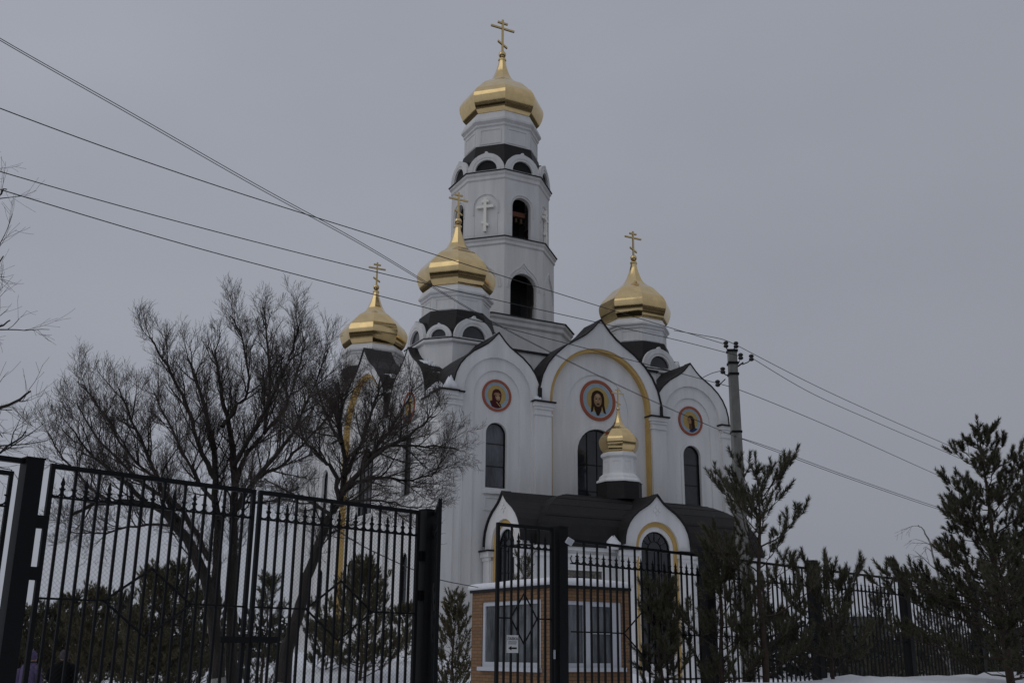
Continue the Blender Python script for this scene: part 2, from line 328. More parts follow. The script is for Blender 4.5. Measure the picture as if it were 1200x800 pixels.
def medallion(parent, mp, a0, z0, r, c, kind):
    """painted roundel: terracotta ring, pale blue field, gold halo, simple bust"""
    S = lambda pts: [(a0+r*x, z0+r*y) for x, y in pts]
    md = MB().plate([ell(a0, z0, r, r, 40), ell(a0, z0, r*.845, r*.845, 40)], c-.02, c+.05, mp).build('icon_medallion', 'i_red', parent)
    lay = [0]
    def L(name, pts, mat):
        lay[0] += 1; k = c+.004*lay[0]
        MB().plate([S(pts)], k-.003, k, mp).build(name, mat, md)
    L('rim', ell(0, 0, .85, .85, 40), 'i_white'); L('field', ell(0, 0, .81, .81, 40), 'i_blue'); L('halo', ell(0, .03, .63, .63, 36), 'i_gold')
    circ = lambda x: -math.sqrt(max(0, .79**2-x*x))
    if kind == 'front':
        L('hair', [(-.40, -.62), (-.36, -.2), (-.37, .15), (-.30, .36), (-.15, .47), (0, .5), (.15, .47), (.30, .36), (.37, .15), (.37, -.2), (.46, -.62), (.33, -.58), (.25, -.3), (-.22, -.3), (-.28, -.56)], 'i_hair')
        L('beard', [(-.24, -.15), (.24, -.15), (.2, -.45), (.06, -.74), (-.06, -.74), (-.2, -.45)], 'i_hair')
        L('face', ell(0, .02, .22, .33), 'i_skin'); L('cheek', ell(0, .1, .15, .2), 'i_lightskin')
        for sx in (-1, 1): L('eye', ell(sx*.095, .06, .06, .028, 10), 'i_dark'); L('brow', [(sx*.03, .11), (sx*.17, .13), (sx*.17, .155), (sx*.03, .14)], 'i_hair')
        L('nose', [(-.025, .06), (.025, .06), (.04, -.1), (-.04, -.1)], 'i_skin'); L('mouth', ell(0, -.19, .09, .035, 10), 'i_hair')
    elif kind == 'veiled':
        L('robe', [(-.47, -.40), (-.38, -.34), (-.22, -.30), (.02, -.42), (.26, -.50), (.34, -.71), (.1, -.785), (-.1, -.785), (-.33, -.71)], 'i_maroon')
        L('veil', [(-.30, -.40), (-.33, .05), (-.26, .28), (-.1, .40), (.1, .41), (.26, .30), (.33, .08), (.30, -.2), (.18, -.48), (.0, -.5)], 'i_maroon')
        L('face', ell(.07, -.08, .17, .25, 18, .25), 'i_skin'); L('cheek', ell(.08, -.12, .11, .15, 16, .25), 'i_lightskin')
        L('cap', [(-.2, .08), (-.1, .17), (.1, .19), (.26, .10), (.26, .05), (.08, .12), (-.1, .09), (-.19, .0)], 'i_skin')
        L('eye', ell(.0, -.04, .05, .022, 10), 'i_dark'); L('eye', ell(.16, -.01, .04, .02, 10), 'i_dark'); L('mouth', ell(.10, -.24, .05, .018, 8), 'i_maroon')
        L('hem', [(-.05, -.42), (0, -.4), (.26, -.66), (.22, -.7)], 'i_gold')
    else:
        sx = -1 if kind == 'left' else 1
        f = lambda P: [(sx*-x, y) for x, y in P]
        L('robe', f([(-.12, -.72), (.0, -.5), (.42, -.45), (.58, -.5), (.35, -.68), (.1, -.78)]), 'i_navy')
        L('hair', f([(-.25, .05), (-.20, .28), (-.02, .38), (.2, .32), (.33, .1), (.34, -.2), (.38, -.45), (.1, -.62), (-.12, -.55), (-.1, -.2)]), 'i_hair')
        L('face', f(ell(-.08, -.04, .15, .25, 16, .2)), 'i_skin'); L('beard', f([(-.14, -.2), (.06, -.18), (.14, -.45), (.0, -.62), (-.1, -.5)]), 'i_brown')
        L('eye', f(ell(-.13, .03, .045, .02, 8)), 'i_dark')
    return md

mpR = lambda a, b, c: (a, -5.80-c, b)
mpL = lambda a, b, c: (-3.28-c, a, b)
mpE = lambda a, b, c: (17.50+c, a, b)
mpN = lambda a, b, c: (a, 20.90+c, b)
ZB = 0.4; ZC = 16.0
# core body
MB().box(-2.50, 16.72, -5.02, 20.12, -.2, ZC-.1).build('wall', 'plaster', church)
MB().box(-2.7, 16.92, -5.22, 20.32, ZC-.1, ZC+.12).build('flat_roof', 'roof', church)
MB().box(-3.6, 17.8, -6.1, 21.2, -.3, 2.1).build('plinth', 'plaster', church)

def side_bay(mp, a0, half, kind, lowwin=False, detail=True, rlen=7.0):
    MB().plate([gable_loop(a0, half, ZB, ZC, 19.72), arch(a0, 2.2, ZB+.01, ZC+.05)], -.5, 0, mp).build('gable', 'plaster', church)
    MB().plate([arch(a0, 2.22, ZB+.02, ZC+.05), arch(a0, 1.5, ZB+.03, ZC)], -.52, -.13, mp).build('recessed_arch', 'plaster', church)
    holes = [arch(a0, .67, 10.65, 13.75)]
    if lowwin: holes.append(arch(a0, .55, 4.1, 6.75))
    MB().plate([arch(a0, 1.52, ZB+.04, ZC)]+holes, -.6, -.22, mp).build('bay_wall', 'plaster', church)
    MB().plate([arch(a0, .85, 10.45, 13.75), arch(a0, .675, 10.63, 13.75)], -.25, -.17, mp).build('window_surround', 'plaster', church)
    MB().box(a0-.80, a0+.80, 10.3, 10.46, -.23, -.05, mp).build('sill', 'plaster', church)
    if detail:
        MB().plate([[(a0-.72, 9.35), (a0+.72, 9.35), (a0+.72, 10.15), (a0-.72, 10.15)], [(a0-.62, 9.45), (a0+.62, 9.45), (a0+.62, 10.05), (a0-.62, 10.05)]], -.23, -.18, mp).build('sunk_panel', 'plaster', church)
    window(church, mp, a0, .68, 10.64, 13.75, -.42, [11.9, 13.2], gm='glasslit' if kind == 'veiled' else 'glass')
    if lowwin: window(church, mp, a0, .56, 4.09, 6.75, -.42, [5.2, 6.3])
    if kind: medallion(church, mp, a0, 16.02, .95, -.21, kind)
    roof(mp, a0, half, ZC, 19.72, rlen)
def roof(mp, a0, half, zs, zp, rlen, back=-.58, front=.035):
    o = ogee(a0, half, zs, zp, .09); i = ogee(a0, half, zs, zp, .004)[::-1]
    MB().plate([o+i], back-.02, front, mp).build('roof_edge', 'roof', church)
    MB().plate([gable_loop(a0, half+.06, zs-.05, zs, zp+.08)], -rlen, back, mp).build('gable_roof', 'roof', church)
def mid_bay(mp, a0, kind, half=4.4, win=True, wz=7.58):
    c0 = .05
    MB().plate([gable_loop(a0, half, ZB, ZC, 21.6), arch(a0, 3.65, ZB+.01, ZC+.12, 24)], -.5, c0, mp).build('gable', 'plaster', church)
    MB().plate([arch_band(a0, 3.66, 3.44, ZB+.02, ZC+.12, 28)], -.5, -.02, mp).build('ochre_arch', 'ochre', church)
    MB().plate([arch(a0, 3.45, ZB+.03, ZC+.12, 24), arch(a0, 2.2, ZB+.05, ZC)], -.66, -.37, mp).build('recessed_arch', 'plaster', church)
    MB().plate([arch(a0, 2.22, ZB+.04, ZC), arch(a0, 1.5, wz+.02, 13.3)], -.72, -.43, mp).build('bay_wall', 'plaster', church)
    MB().plate([arch(a0, 1.72, wz-.1, 13.3), arch(a0, 1.505, wz+.01, 13.3)], -.45, -.38, mp).build('window_surround', 'plaster', church)
    if win: window(church, mp, a0, 1.51, wz, 13.3, -.62, [r_ for r_ in (9.3, 11.0, 12.6) if r_ > wz+.5], 4, t=.09)
    if kind: medallion(church, mp, a0, 16.6, 1.28, -.42, kind)
    roof(mp, a0, half, ZC, 21.6, 1.9, front=.15)
def pier(mp, a0, a1, c, cc=.12):
    MB().box(a0, a1, ZB, 15.45, -.4, c, mp).build('pier', 'plaster', church)
    m = MB(); m.box(a0-.06, a1+.06, 15.10, 15.2, -.35, c+.06, mp); m.box(a0-.05, a1+.05, 15.45, 15.62, -.36, c+.07, mp); m.box(a0-cc, a1+cc, 15.62, 15.86, -.37, c+cc+.02, mp)
    cp = m.build('capital', 'plaster', church)
    MB().box(a0-cc-.08, a1+cc+.08, 15.86, 15.95, -.45, c+cc+.12, mp).build('flashing', 'roof', cp)
# facade towards the porch
side_bay(mpR, 0.18, 2.84, 'veiled'); mid_bay(mpR, 7.25, 'front'); side_bay(mpR, 14.1, 2.92, 'left')
pier(mpR, -2.62, -2.17, .06, .06); pier(mpR, 2.58, 3.66, .16); pier(mpR, 10.85, 11.9, .16); pier(mpR, 16.35, 17.38, .14)
MB().box(2.80, 3.00, 15.95, 16.75, -.5, .17, mpR).build('valley_gutter', 'roof', church)
MB().box(11.55, 11.72, 15.95, 16.6, -.5, .17, mpR).build('valley_gutter', 'roof', church)
MB().box(2.95, 3.2, 14.3, 17.0, -.5, .17, mpL).build('valley_gutter', 'roof', church)
# corner pier shared by the two facades
MB().box(-3.42, -2.60, -5.94, -3.30, ZB, 15.45).build('pier', 'plaster', church)
m = MB(); m.box(-3.48, -2.56, -6.0, -3.24, 15.1, 15.2); m.box(-3.49, -2.55, -6.01, -3.23, 15.45, 15.62); m.box(-3.56, -2.48, -6.08, -4.6, 15.62, 15.86)
cp = m.build('capital', 'plaster', church); MB().box(-3.66, -2.42, -6.18, -4.55, 15.86, 15.95).build('flashing', 'roof', cp)
# side facade
side_bay(mpL, -0.2, 2.9, 'right', True, False, 7.0); mid_bay(mpL, 7.6, None, 4.45, True, 10.3); side_bay(mpL, 15.4, 2.9, None, True, False)
pier(mpL, 2.4, 3.3, .12); pier(mpL, 11.9, 12.8, .12); pier(mpL, 18.3, 20.8, .10)
pier(mpL, -4.5, -3.15, .04, .06)
for a in (5.9, 9.3):
    window(church, mpL, a, .5, 4.3, 7.0, -.34, [5.4, 6.5])
# far facades (seen only at the corners)
for mp_, ce in ((mpE, (-0.2, 7.6, 15.4)), (mpN, (0.18, 7.25, 14.1))):
    for k, a in enumerate(ce):
        hf, zp = (4.4, 21.6) if k == 1 else (2.9, 19.72)
        MB().plate([gable_loop(a, hf, ZB, ZC, zp)], -.66, 0.03*(k == 1), mp_).build('gable', 'plaster', church)
        roof(mp_, a, hf, ZC, zp, 7.0, back=-.7)
MB().box(16.4, 17.46, -5.72, -3.0, ZB, 15.6).build('pier', 'plaster', church)

# ---- octagon helpers
def octo(R, z, ph=PI/8): return [(R*math.cos(ph+k*PI/4), R*math.sin(ph+k*PI/4), z) for k in range(8)]
def cham(s, c, z): return [(s, -s+c, z), (s, s-c, z), (s-c, s, z), (-s+c, s, z), (-s, s-c, z), (-s, -s+c, z), (-s+c, -s, z), (s-c, -s, z)]
PROF = [(0, .84), (.05, .90), (.11, .965), (.17, 1.0), (.24, 1.0), (.31, .94), (.38, .83), (.44, .72), (.50, .60), (.55, .45), (.60, .33), (.67, .235), (.76, .16), (.85, .105), (.93, .08)]
def catmull(P, n=3):
    out = []
    for i in range(len(P)-1):
        p0, p1, p2, p3 = [np.array(P[max(0, min(len(P)-1, i+k))]) for k in (-1, 0, 1, 2)]
        for j in range(n):
            t = j/n; out.append(tuple(.5*((2*p1)+(p2-p0)*t+(2*p0-5*p1+4*p2-p3)*t*t+(3*p1-p0-3*p2+p3)*t**3)))
    return out+[tuple(P[-1])]
def cross_mesh(h, armw, th):
    """eight-pointed cross in the local XZ plane, foot at z=0"""
    m = MB(); t = th/2
    m.box(-t, t, -t, t, 0, h)
    m.box(-armw, armw, -t*.9, t*.9, h*.735-t, h*.735+t); m.box(-armw*.42, armw*.42, -t*.92, t*.92, h*.90-t, h*.90+t)
    a = armw*.40; z = h*.235; dz = .42*armw*.5
    m.plate([[(-a, z+dz-t), (a, z-dz-t), (a, z-dz+t), (-a, z+dz+t)]], -t*.94, t*.94, lambda x, y, c: (x, c, y))
    return m
def facet_mesh(rmax, hgt, seed):
    rr = random.Random(seed); rows = catmull([(0, .815), (.025, .87), (.07, .935), (.165, 1.0), (.25, 1.004), (.335, .915)]+PROF[6:], 4); m = MB(); vs = []; fs = []
    ang = PI/8; nsub = 3
    for t, r in rows:
        R = rmax*r
        for k in range(nsub+1):
            u = k/nsub; x = R*math.cos(ang); y = -R*math.sin(ang)+2*R*math.sin(ang)*u
            vs.append((x+rr.uniform(-.0006, .0006)*rmax, y, t*hgt))
    n = nsub+1
    for j in range(len(rows)-1):
        for k in range(nsub): fs.append((j*n+k, j*n+k+1, (j+1)*n+k+1, (j+1)*n+k))
    m.add(vs, fs); return m
dome_cache = {}
def dome(x, y, zb, rmax, hgt, crossh, armw, th, label=None):
    # core: base ring and neck
    d = MB(); d.loft([octo(rmax*.80, -.10*rmax), octo(rmax*.825, -.02*rmax), octo(rmax*.80, .02*rmax)])
    dm = d.build('dome', 'gold', church, (x, y, zb)); dm['label'] = label or 'gilded faceted onion dome'
    MB().loft([octo(rmax*.075, hgt*.90), octo(rmax*.10, hgt*.915), octo(rmax*.10, hgt*.935), octo(rmax*.07, hgt*.95)]).build('collar', 'gold', dm)
    key = (rmax, hgt)
    if key not in dome_cache: dome_cache[key] = [facet_mesh(rmax, hgt, s).build('dome_facet', 'gold', dm, smooth=True) for s in range(4)]; first = True
    else: first = False
    for k in range(8):
        if first and k < 4: o = dome_cache[key][k]
        else: o = inst('dome_facet', dome_cache[key][k % 4].data, dm)
        o.rotation_euler = (0, 0, k*PI/4)
    rb = rmax*.095; secs = [[(rb*math.sin(PI*i/8)*math.cos(2*PI*k/12), rb*math.sin(PI*i/8)*math.sin(2*PI*k/12), hgt-rb*math.cos(PI*i/8)) for k in range(12)] for i in range(1, 8)]
    MB().loft(secs).build('orb', 'gold', dm, smooth=True)
    c = cross_mesh(crossh, armw, th).build('cross', 'goldcross', dm); c.location = (0, 0, hgt+rb*.8)

def kokoshnik(par, mp, a0, r, zb, depth, glassmat='glass', tip=True):
    z0 = zb
    o = [(a0-r, z0)]+[(a0+r, z0)]+[(a0+r*math.cos(PI*i/14), z0+.06+r*math.sin(PI*i/14)) for i in range(15)]
    if tip: o = o[:9]+[(a0+.10*r, z0+.06+r*1.0), (a0+.05*r, z0+.06+r*1.10), (a0-.05*r, z0+.06+r*1.10), (a0-.10*r, z0+.06+r*1.0)]+o[10:]
    ri = r*.60
    hole = [(a0-ri, z0+.07)]+[(a0+ri, z0+.07)]+[(a0+ri*math.cos(PI*i/10), z0+.09+ri*math.sin(PI*i/10)) for i in range(11)]
    k = MB(); k.plate([o, hole], -.22, .03, mp); k.plate([arch_band(a0, r*.80, r*.74, z0+.07, z0+.07, 14)], 0, .055, mp)
    ko = k.build('kokoshnik', 'plaster', par)
    MB().plate([[(a0+ri*1.02*math.cos(PI*i/10), z0+.085+ri*1.02*math.sin(PI*i/10)) for i in range(11)]], -.16, -.13, mp).build('lunette', glassmat, par)
    MB().plate([[(a0+(r+.05)*math.cos(PI*i/14), z0+.08+(r+.05)*math.sin(PI*i/14)) for i in range(15)]], -depth, -.20, mp).build('kokoshnik_roof', 'roof', par)

def face_map(dist, ang):
    ca, sa = math.cos(ang), math.sin(ang)          # outward normal angle
    return lambda a, b, c: ((dist+c)*ca-a*sa, (dist+c)*sa+a*ca, b)

# ---- corner drums
def corner_drum(x, y):
    d = MB(); s, c = 2.66, 1.28
    d.loft([cham(s, c, 14.8), cham(s, c, 19.8)])
    dr = d.build('drum', 'plaster', church, (x, y, 0))
    k = MB(); k.loft([cham(s+.03, c, 19.78), cham(s+.16, c, 19.86), cham(s+.16, c, 20.02), cham(s+.05, c, 20.03)]); k.build('cornice', 'plaster', dr)
    MB().loft([cham(s+.20, c, 20.03), cham(s+.20, c, 20.08), cham(s-.2, c-.1, 20.10)]).build('flashing', 'roof', dr)
    MB().loft([cham(s-.10, c, 20.08), [(p[0], p[1], 22.12) for p in octo(2.32, 0)[7:]+octo(2.32, 0)[:7]]]).build('skirt_roof', 'roof', dr)
    for q in range(4):
        kokoshnik(dr, face_map(s+.10, q*PI/2), 0, 1.34, 20.09, 1.6)
        kokoshnik(dr, face_map((2*s-c)/math.sqrt(2)+.08, q*PI/2+PI/4), 0, .82, 20.09, 1.2)
    u = MB(); u.loft([octo(2.20, 21.6), octo(2.20, 23.02), octo(2.30, 23.1), octo(2.30, 23.2), octo(2.44, 23.32), octo(2.44, 23.44), octo(2.2, 23.82)]); u.build('upper_drum', 'plaster', dr)
    for q in range(8):
        mpf = face_map(2.2*math.cos(PI/8), q*PI/4)
        MB().plate([[(-.62, 22.2), (.62, 22.2), (.62, 22.95), (-.62, 22.95)], [(-.55, 22.27), (.55, 22.27), (.55, 22.88), (-.55, 22.88)]], -.05, .03, mpf).build('panel_moulding', 'plaster', dr)
    dome(x, y, 23.80, 2.55, 5.15, 1.86, .70, .11)
for xy in ((0, 0), (13.9, 0), (0, 15.03), (13.9, 15.03)): corner_drum(*xy)

# ---- bell tower
TX, TY = 6.95, 7.52
MB().box(1.75, 12.5, -4.25, 19.3, 15.6, 19.30).build('central_block', 'plaster', church)
MB().box(-1.7, 15.6, 2.6, 12.5, 15.62, 19.28).build('central_block', 'plaster', church)
MB().box(1.62, 12.62, -4.38, 19.42, 19.30, 19.42).build('flashing', 'roof', church); MB().box(-1.82, 15.72, 2.48, 12.62, 19.285, 19.41).build('flashing', 'roof', church)
MB().box(TX-4.3, TX+4.3, TY-4.3, TY+4.3, 15.5, 21.9).build('tower_base', 'plaster', church)
tb = MB().loft([cham(4.42, 1.69, 19.3), cham(4.42, 1.69, 23.35), cham(4.55, 1.74, 23.5), cham(4.55, 1.74, 23.75), cham(4.66, 1.78, 23.9), cham(4.66, 1.78, 24.08)]).build('tower_plinth', 'plaster', church, (TX, TY, 0))
MB().loft([cham(4.74, 1.8, 24.08), cham(4.74, 1.8, 24.14), cham(4.0, 1.5, 24.22)]).build('flashing', 'roof', tb)
def oct_tier(name, R, z0, z1, ohalf, ozb, ozs, thick=.4):
    """eight wall slabs, every second one pierced by an arch"""
    t = MB().loft([octo(R-thick*1.05, z0-.05), octo(R-thick*1.05, z0+.02)]).build(name, 'wallin', church, (TX, TY, 0))
    ap = R*math.cos(PI/8); hw = R*math.sin(PI/8)
    for q in range(8):
        mpf = face_map(ap, q*PI/4); rect = [(-hw, z0), (hw, z0), (hw, z1), (-hw, z1)]
        if q % 2 == 0: MB().plate([rect, arch(0, ohalf, ozb, ozs)], -thick, 0, mpf).build('pierced_wall', 'plaster', t)
        else: MB().plate([rect], -thick, 0, mpf).build('blind_wall', 'plaster', t)
    MB().loft([octo(R*.5, z0), octo(R*.5, z1-.2)]).build('shade_core', 'wallin', t)  # added dark core, not a real part; makes the bell openings look unlit
    return t, ap, hw
t2, ap2, hw2 = oct_tier('lower_bell_tier', 4.10, 24.1, 30.1, 1.06, 24.35, 26.65)
t3, ap3, hw3 = oct_tier('upper_bell_tier', 3.72, 30.1, 35.5, .77, 30.5, 32.95)
MB().loft([octo(4.12, 29.7), octo(4.2, 29.78), octo(4.2, 29.98), octo(4.3, 30.1), octo(4.3, 30.24)]).build('cornice', 'plaster', t2)
MB().loft([octo(4.38, 30.24), octo(4.38, 30.3), octo(3.7, 30.4)]).build('flashing', 'roof', t2)
MB().loft([octo(3.74, 35.0), octo(3.80, 35.08), octo(3.80, 35.3), octo(3.92, 35.45), octo(3.92, 35.60)]).build('cornice', 'plaster', t3)
MB().loft([octo(4.0, 35.60), octo(4.0, 35.66), octo(3.5, 35.7)]).build('flashing', 'roof', t3)
MB().loft([octo(3.3, 35.3), octo(3.3, 35.36)]).build('ceiling', 'wallin', t3)
MB().loft([octo(3.7, 29.5), octo(3.7, 29.56)]).build('ceiling', 'wallin', t2)
def moulding(par, mpf, half, zb, zs, ogeep=False, w=.07):
    if not ogeep: MB().plate([arch_band(0, half+w, half, zb, zs, 16)], -.02, .06, mpf).build('arch_moulding', 'plaster', par)
    else:
        o = ogee(0, half+w, zs, zs+half*1.55+w); i = ogee(0, half, zs, zs+half*1.55)[::-1]
        MB().plate([o+i], -.02, .06, mpf).build('ogee_moulding', 'plaster', par)
        o = ogee(0, half+w-.18, zs, zs+half*1.55+w-.28); i = ogee(0, half-.18, zs, zs+half*1.55-.28)[::-1]
        MB().plate([o+i], -.02, .04, mpf).build('ogee_moulding', 'plaster', par)
for q in range(8):
    f2 = face_map(ap2, q*PI/4); f3 = face_map(ap3, q*PI/4)
    moulding(t2, f2, 1.28, 24.2, 26.5, True); moulding(t3, f3, .92, 32.3, 32.95)
    if q % 2 == 1:
        MB().plate([arch(0, .90, 30.4, 32.95), arch(0, .86, 30.44, 32.95)], -.02, .03, f3).build('blind_arch', 'plaster', t3)
        cz = 30.9; h = 2.65
        m = cross_mesh(h, .64, .20); cr = m.build('wall_cross', 'cream', t3)
        an = q*PI/4; cr.location = ((ap3+.13)*math.cos(an), (ap3+.13)*math.sin(an), cz); cr.rotation_euler = (0, 0, an+PI/2)
    else:
        # beam and bells seen in the opening
        MB().box(-.68, .68, 32.55, 32.9, -1.1, -.75, f3).build('bell_beam', 'beam', t3)
        for k in range(3):
            bx = -.42+.42*k; s = .16+.02*k
            b = MB().loft([[f3(bx+s*r*math.cos(2*PI*j/12), 32.5-s*2.6*z, -.92+s*r*math.sin(2*PI*j/12)) for j in range(12)] for z, r in ((0, .25), (.15, .6), (.6, .75), (.85, 1.0), (1, 1.25))])
            b.build('bell', 'bell', t3)
    kokoshnik(t3, face_map(ap3+.10, q*PI/4), 0, 1.40, 35.68, 1.4, glassmat='wallin')
ud = MB().loft([octo(2.85, 35.7), octo(2.85, 39.75), octo(2.95, 39.85), octo(2.95, 40.0), octo(3.12, 40.2), octo(3.12, 40.36), octo(2.8, 41.02)]).build('tower_drum', 'plaster', church, (TX, TY, 0))
MB().loft([octo(3.45, 35.7), octo(2.92, 38.2)]).build('skirt_roof', 'roof', ud)
for q in range(8):
    mpf = face_map(2.85*math.cos(PI/8), q*PI/4)
    MB().plate([[(-.85, 38.35), (.85, 38.35), (.85, 39.6), (-.85, 39.6)], [(-.75, 38.45), (.75, 38.45), (.75, 39.5), (-.75, 39.5)]], -.05, .035, mpf).build('panel_moulding', 'plaster', ud)
dome(TX, TY, 41.0, 3.27, 6.47, 2.92, 1.05, .15, 'largest gilded onion dome on the bell tower')

# ---- porch
PU, PV = 7.2, -8.0
MB().box(.35, 14.95, -10.4, -5.6, .5, 6.9).build('porch_wall', 'plaster', church)
pc = MB(); pc.box(.22, 15.08, -10.53, -5.58, 6.55, 6.72); pc.box(.10, 15.2, -10.65, -5.57, 6.90, 7.08); pc.build('porch_cornice', 'plaster', church)
secs = []
for k in range(9):
    th = PI/2*k/8; i = 1-math.cos(th); z = 7.08+3.15*math.sin(th)
    i = (1-math.cos(th))*.999
    v0 = 2.75*(1-i); u0 = 7.0-3.6*i
    secs.append([(PU-u0, PV-v0, z), (PU+u0+.9, PV-v0, z), (PU+u0+.9, PV+min(v0, 2.3), z), (PU-u0, PV+min(v0, 2.3), z)])
MB().loft(secs).build('porch_roof', 'roof', church)
MB().loft([[(PU-3.3, PV-.05, 10.15), (PU+3.3, PV-.05, 10.15), (PU+3.3, PV+.05, 10.15), (PU-3.3, PV+.05, 10.15)], [(PU-3.2, PV-.04, 10.25), (PU+3.2, PV-.04, 10.25), (PU+3.2, PV+.04, 10.25), (PU-3.2, PV+.04, 10.25)]]).build('ridge_cap', 'roof', church)
for k, i in enumerate((.14, .3, .48, .68)):    # standing seams following the front slope
    th = math.acos(1-i); z = 7.08+3.15*math.sin(th); v0 = 2.75*(1-i); u0 = 7.0-3.6*i
    MB().box(PU-u0, PU+u0+.9, PV-v0-.012, PV-v0+.03, z-.012, z+.008).build('roof_seam', 'roof', church)
def porch_gable(mp, a0, blk):
    MB().plate([gable_loop(a0, 2.15, .5, 7.3, 10.03), arch(a0, 1.42, .52, 7.2)], -.45, 0, mp).build('porch_gable', 'plaster', church)
    MB().plate([arch_band(a0, 1.43, 1.16, .53, 7.2)], -.45, -.14, mp).build('ochre_arch', 'ochre', church)
    MB().plate([arch(a0, 1.17, .54, 7.2), arch(a0, .95, 1.2, 7.15)], -.45, -.2, mp).build('porch_arch_wall', 'plaster', church)
    window(church, mp, a0, .955, 1.19, 7.15, -.34, [2.2, 3.4, 4.6, 5.8], 4, t=.06, fan=True)
    MB().plate([gable_loop(a0, 2.1, .5, 7.25, 9.9)], -blk, -.42, mp).build('porch_bay', 'plaster', church)
    o = ogee(a0, 2.15, 7.3, 10.03, .08); i = ogee(a0, 2.15, 7.3, 10.03, .004)[::-1]
    MB().plate([o+i], -.46, .13, mp).build('roof_edge', 'roof', church)
    MB().plate([gable_loop(a0, 2.2, 7.2, 7.3, 10.10)], -4.2, -.44, mp).build('porch_gable_roof', 'roof', church)
    for s in (-1, 1):
        x0, x1 = sorted((a0+s*1.48, a0+s*2.22))
        k = MB(); k.box(x0, x1, .5, 6.5, -.3, .07, mp).build('porch_pilaster', 'plaster', church)
        k = MB(); k.box(x0-.06, x1+.06, 6.5, 6.7, -.3, .13, mp); k.box(x0-.13, x1+.13, 6.7, 7.0, -.31, .2, mp); cp = k.build('capital', 'plaster', church)
        MB().box(x0-.2, x1+.2, 7.0, 7.09, -.4, .28, mp).build('flashing', 'roof', cp)
    m = MB()                                   # small relief cross of four lozenges in the gable head
    for dx, dz in ((0, .17), (0, -.17), (.17, 0), (-.17, 0)): m.plate([[(a0+dx, 9.22+dz-.11), (a0+dx+.11, 9.22+dz), (a0+dx, 9.22+dz+.11), (a0+dx-.11, 9.22+dz)]], -.02, .05, mp)
    m.build('relief_cross', 'plaster', church)
porch_gable(lambda a, b, c: (a, -11.30-c, b), 7.2, 1.5)
porch_gable(lambda a, b, c: (-.55-c, a, b), -8.0, 1.2)
mpp = lambda a, b, c: (a, -10.40-c, b)
mo = MB().plate([[(1.15, 3.2), (4.25, 3.2), (4.25, 5.98), (1.15, 5.98)], [(1.27, 3.3), (4.13, 3.3), (4.13, 5.88), (1.27, 5.88)]], -.02, .08, mpp).build('mosaic_panel', 'plaster', church)
mo['label'] = 'dark mosaic panel with blue arch'
M['mosaic'] = node_mat('mosaic_tesserae', (0.20, 0.18, 0.15), 0.6, color2=(0.03, 0.025, 0.02), vscale=9)
MB().plate([[(1.27, 3.3), (4.13, 3.3), (4.13, 5.88), (1.27, 5.88)]], -.01, .02, mpp).build('ground_mosaic', 'mosaic', mo)
MB().plate([arch(2.72, 1.12, 3.31, 4.45)], .021, .026, mpp).build('blue_arch', 'i_navy', mo)
MB().plate([arch(2.72, .58, 3.32, 4.60)], .027, .031, mpp).build('gold_arch', 'i_gold', mo)
pd = MB().loft([octo(1.30, 10.1), octo(1.30, 11.12)]).build('porch_dome_base', 'roof', church, (PU-.2, PV, 0))
MB().loft([octo(1.36, 11.1), octo(1.36, 11.2), octo(1.22, 11.3), octo(1.18, 11.45), octo(.98, 11.62), octo(.95, 12.5), octo(1.08, 12.62), octo(1.08, 12.75), octo(.85, 12.95)]).build('porch_drum', 'plaster', pd)
dome(PU-.2, PV, 12.93, 1.17, 2.6, 1.15, .42, .06, 'small gilded onion dome on the porch')
for q in range(8):
    mpf = face_map(.96*math.cos(PI/8), q*PI/4)
    MB().plate([[(-.24, 11.85), (.24, 11.85), (.24, 12.35), (-.24, 12.35)], [(-.20, 11.89), (.20, 11.89), (.20, 12.31), (-.20, 12.31)]], -.03, .02, mpf).build('panel_moulding', 'plaster', pd)

# snow lying in the valleys and on the capitals
def to_world(u, v, z):
    return (CH[0]+u*math.cos(CYAW)-v*math.sin(CYAW), CH[1]+u*math.sin(CYAW)+v*math.cos(CYAW), z)
def snow_patch(name, pts, hgt, label, seed=0, top=.28):
    rr = random.Random(seed); c = np.mean(np.array(pts), axis=0); n = 14; ring = []
    P = [np.array(p, float) for p in pts]; k = len(P)
    for i in range(n):
        t = i*k/n; a = P[int(t) % k]; b = P[(int(t)+1) % k]; ring.append(a+(b-a)*(t % 1))
    secs = [[p-np.array([0, 0, .08]) for p in ring], [p+np.array([0, 0, hgt*.45*rr.uniform(.7, 1.2)]) for p in ring], [c+(p-c)*top+np.array([0, 0, hgt*rr.uniform(.75, 1.1)]) for p in ring]]
    m = MB().loft([[to_world(*p) for p in s] for s in secs])
    tag(m.build(name, 'snow', smooth=True), label, 'snow', kind='stuff')
snow_patch('snow_patch', [(-3.45, -5.0, 15.95), (-2.6, -5.0, 15.95), (-2.6, -3.4, 16.0), (-3.45, -3.4, 16.0)], .75, 'wedge of snow on the corner pier capital', 1)
snow_patch('snow_patch', [(-3.1, -6.0, 15.96), (-2.5, -6.0, 15.96), (-2.45, -5.2, 16.0), (-3.1, -5.2, 16.0)], .8, 'small snow wedge beside the veiled figure gable', 2)
snow_patch('snow_patch', [(2.6, -6.0, 15.97), (3.0, -6.0, 15.97), (3.0, -5.5, 16.0), (2.6, -5.5, 16.0)], .35, 'snow lodged between two front gables above a pier', 3)
snow_patch('snow_patch', [(-3.2, -1.5, 18.66), (-2.1, -1.5, 18.66), (-2.0, -2.1, 18.26), (-3.2, -2.0, 18.3)], .10, 'thin snow on the roof below the corner drum', 4, .7)
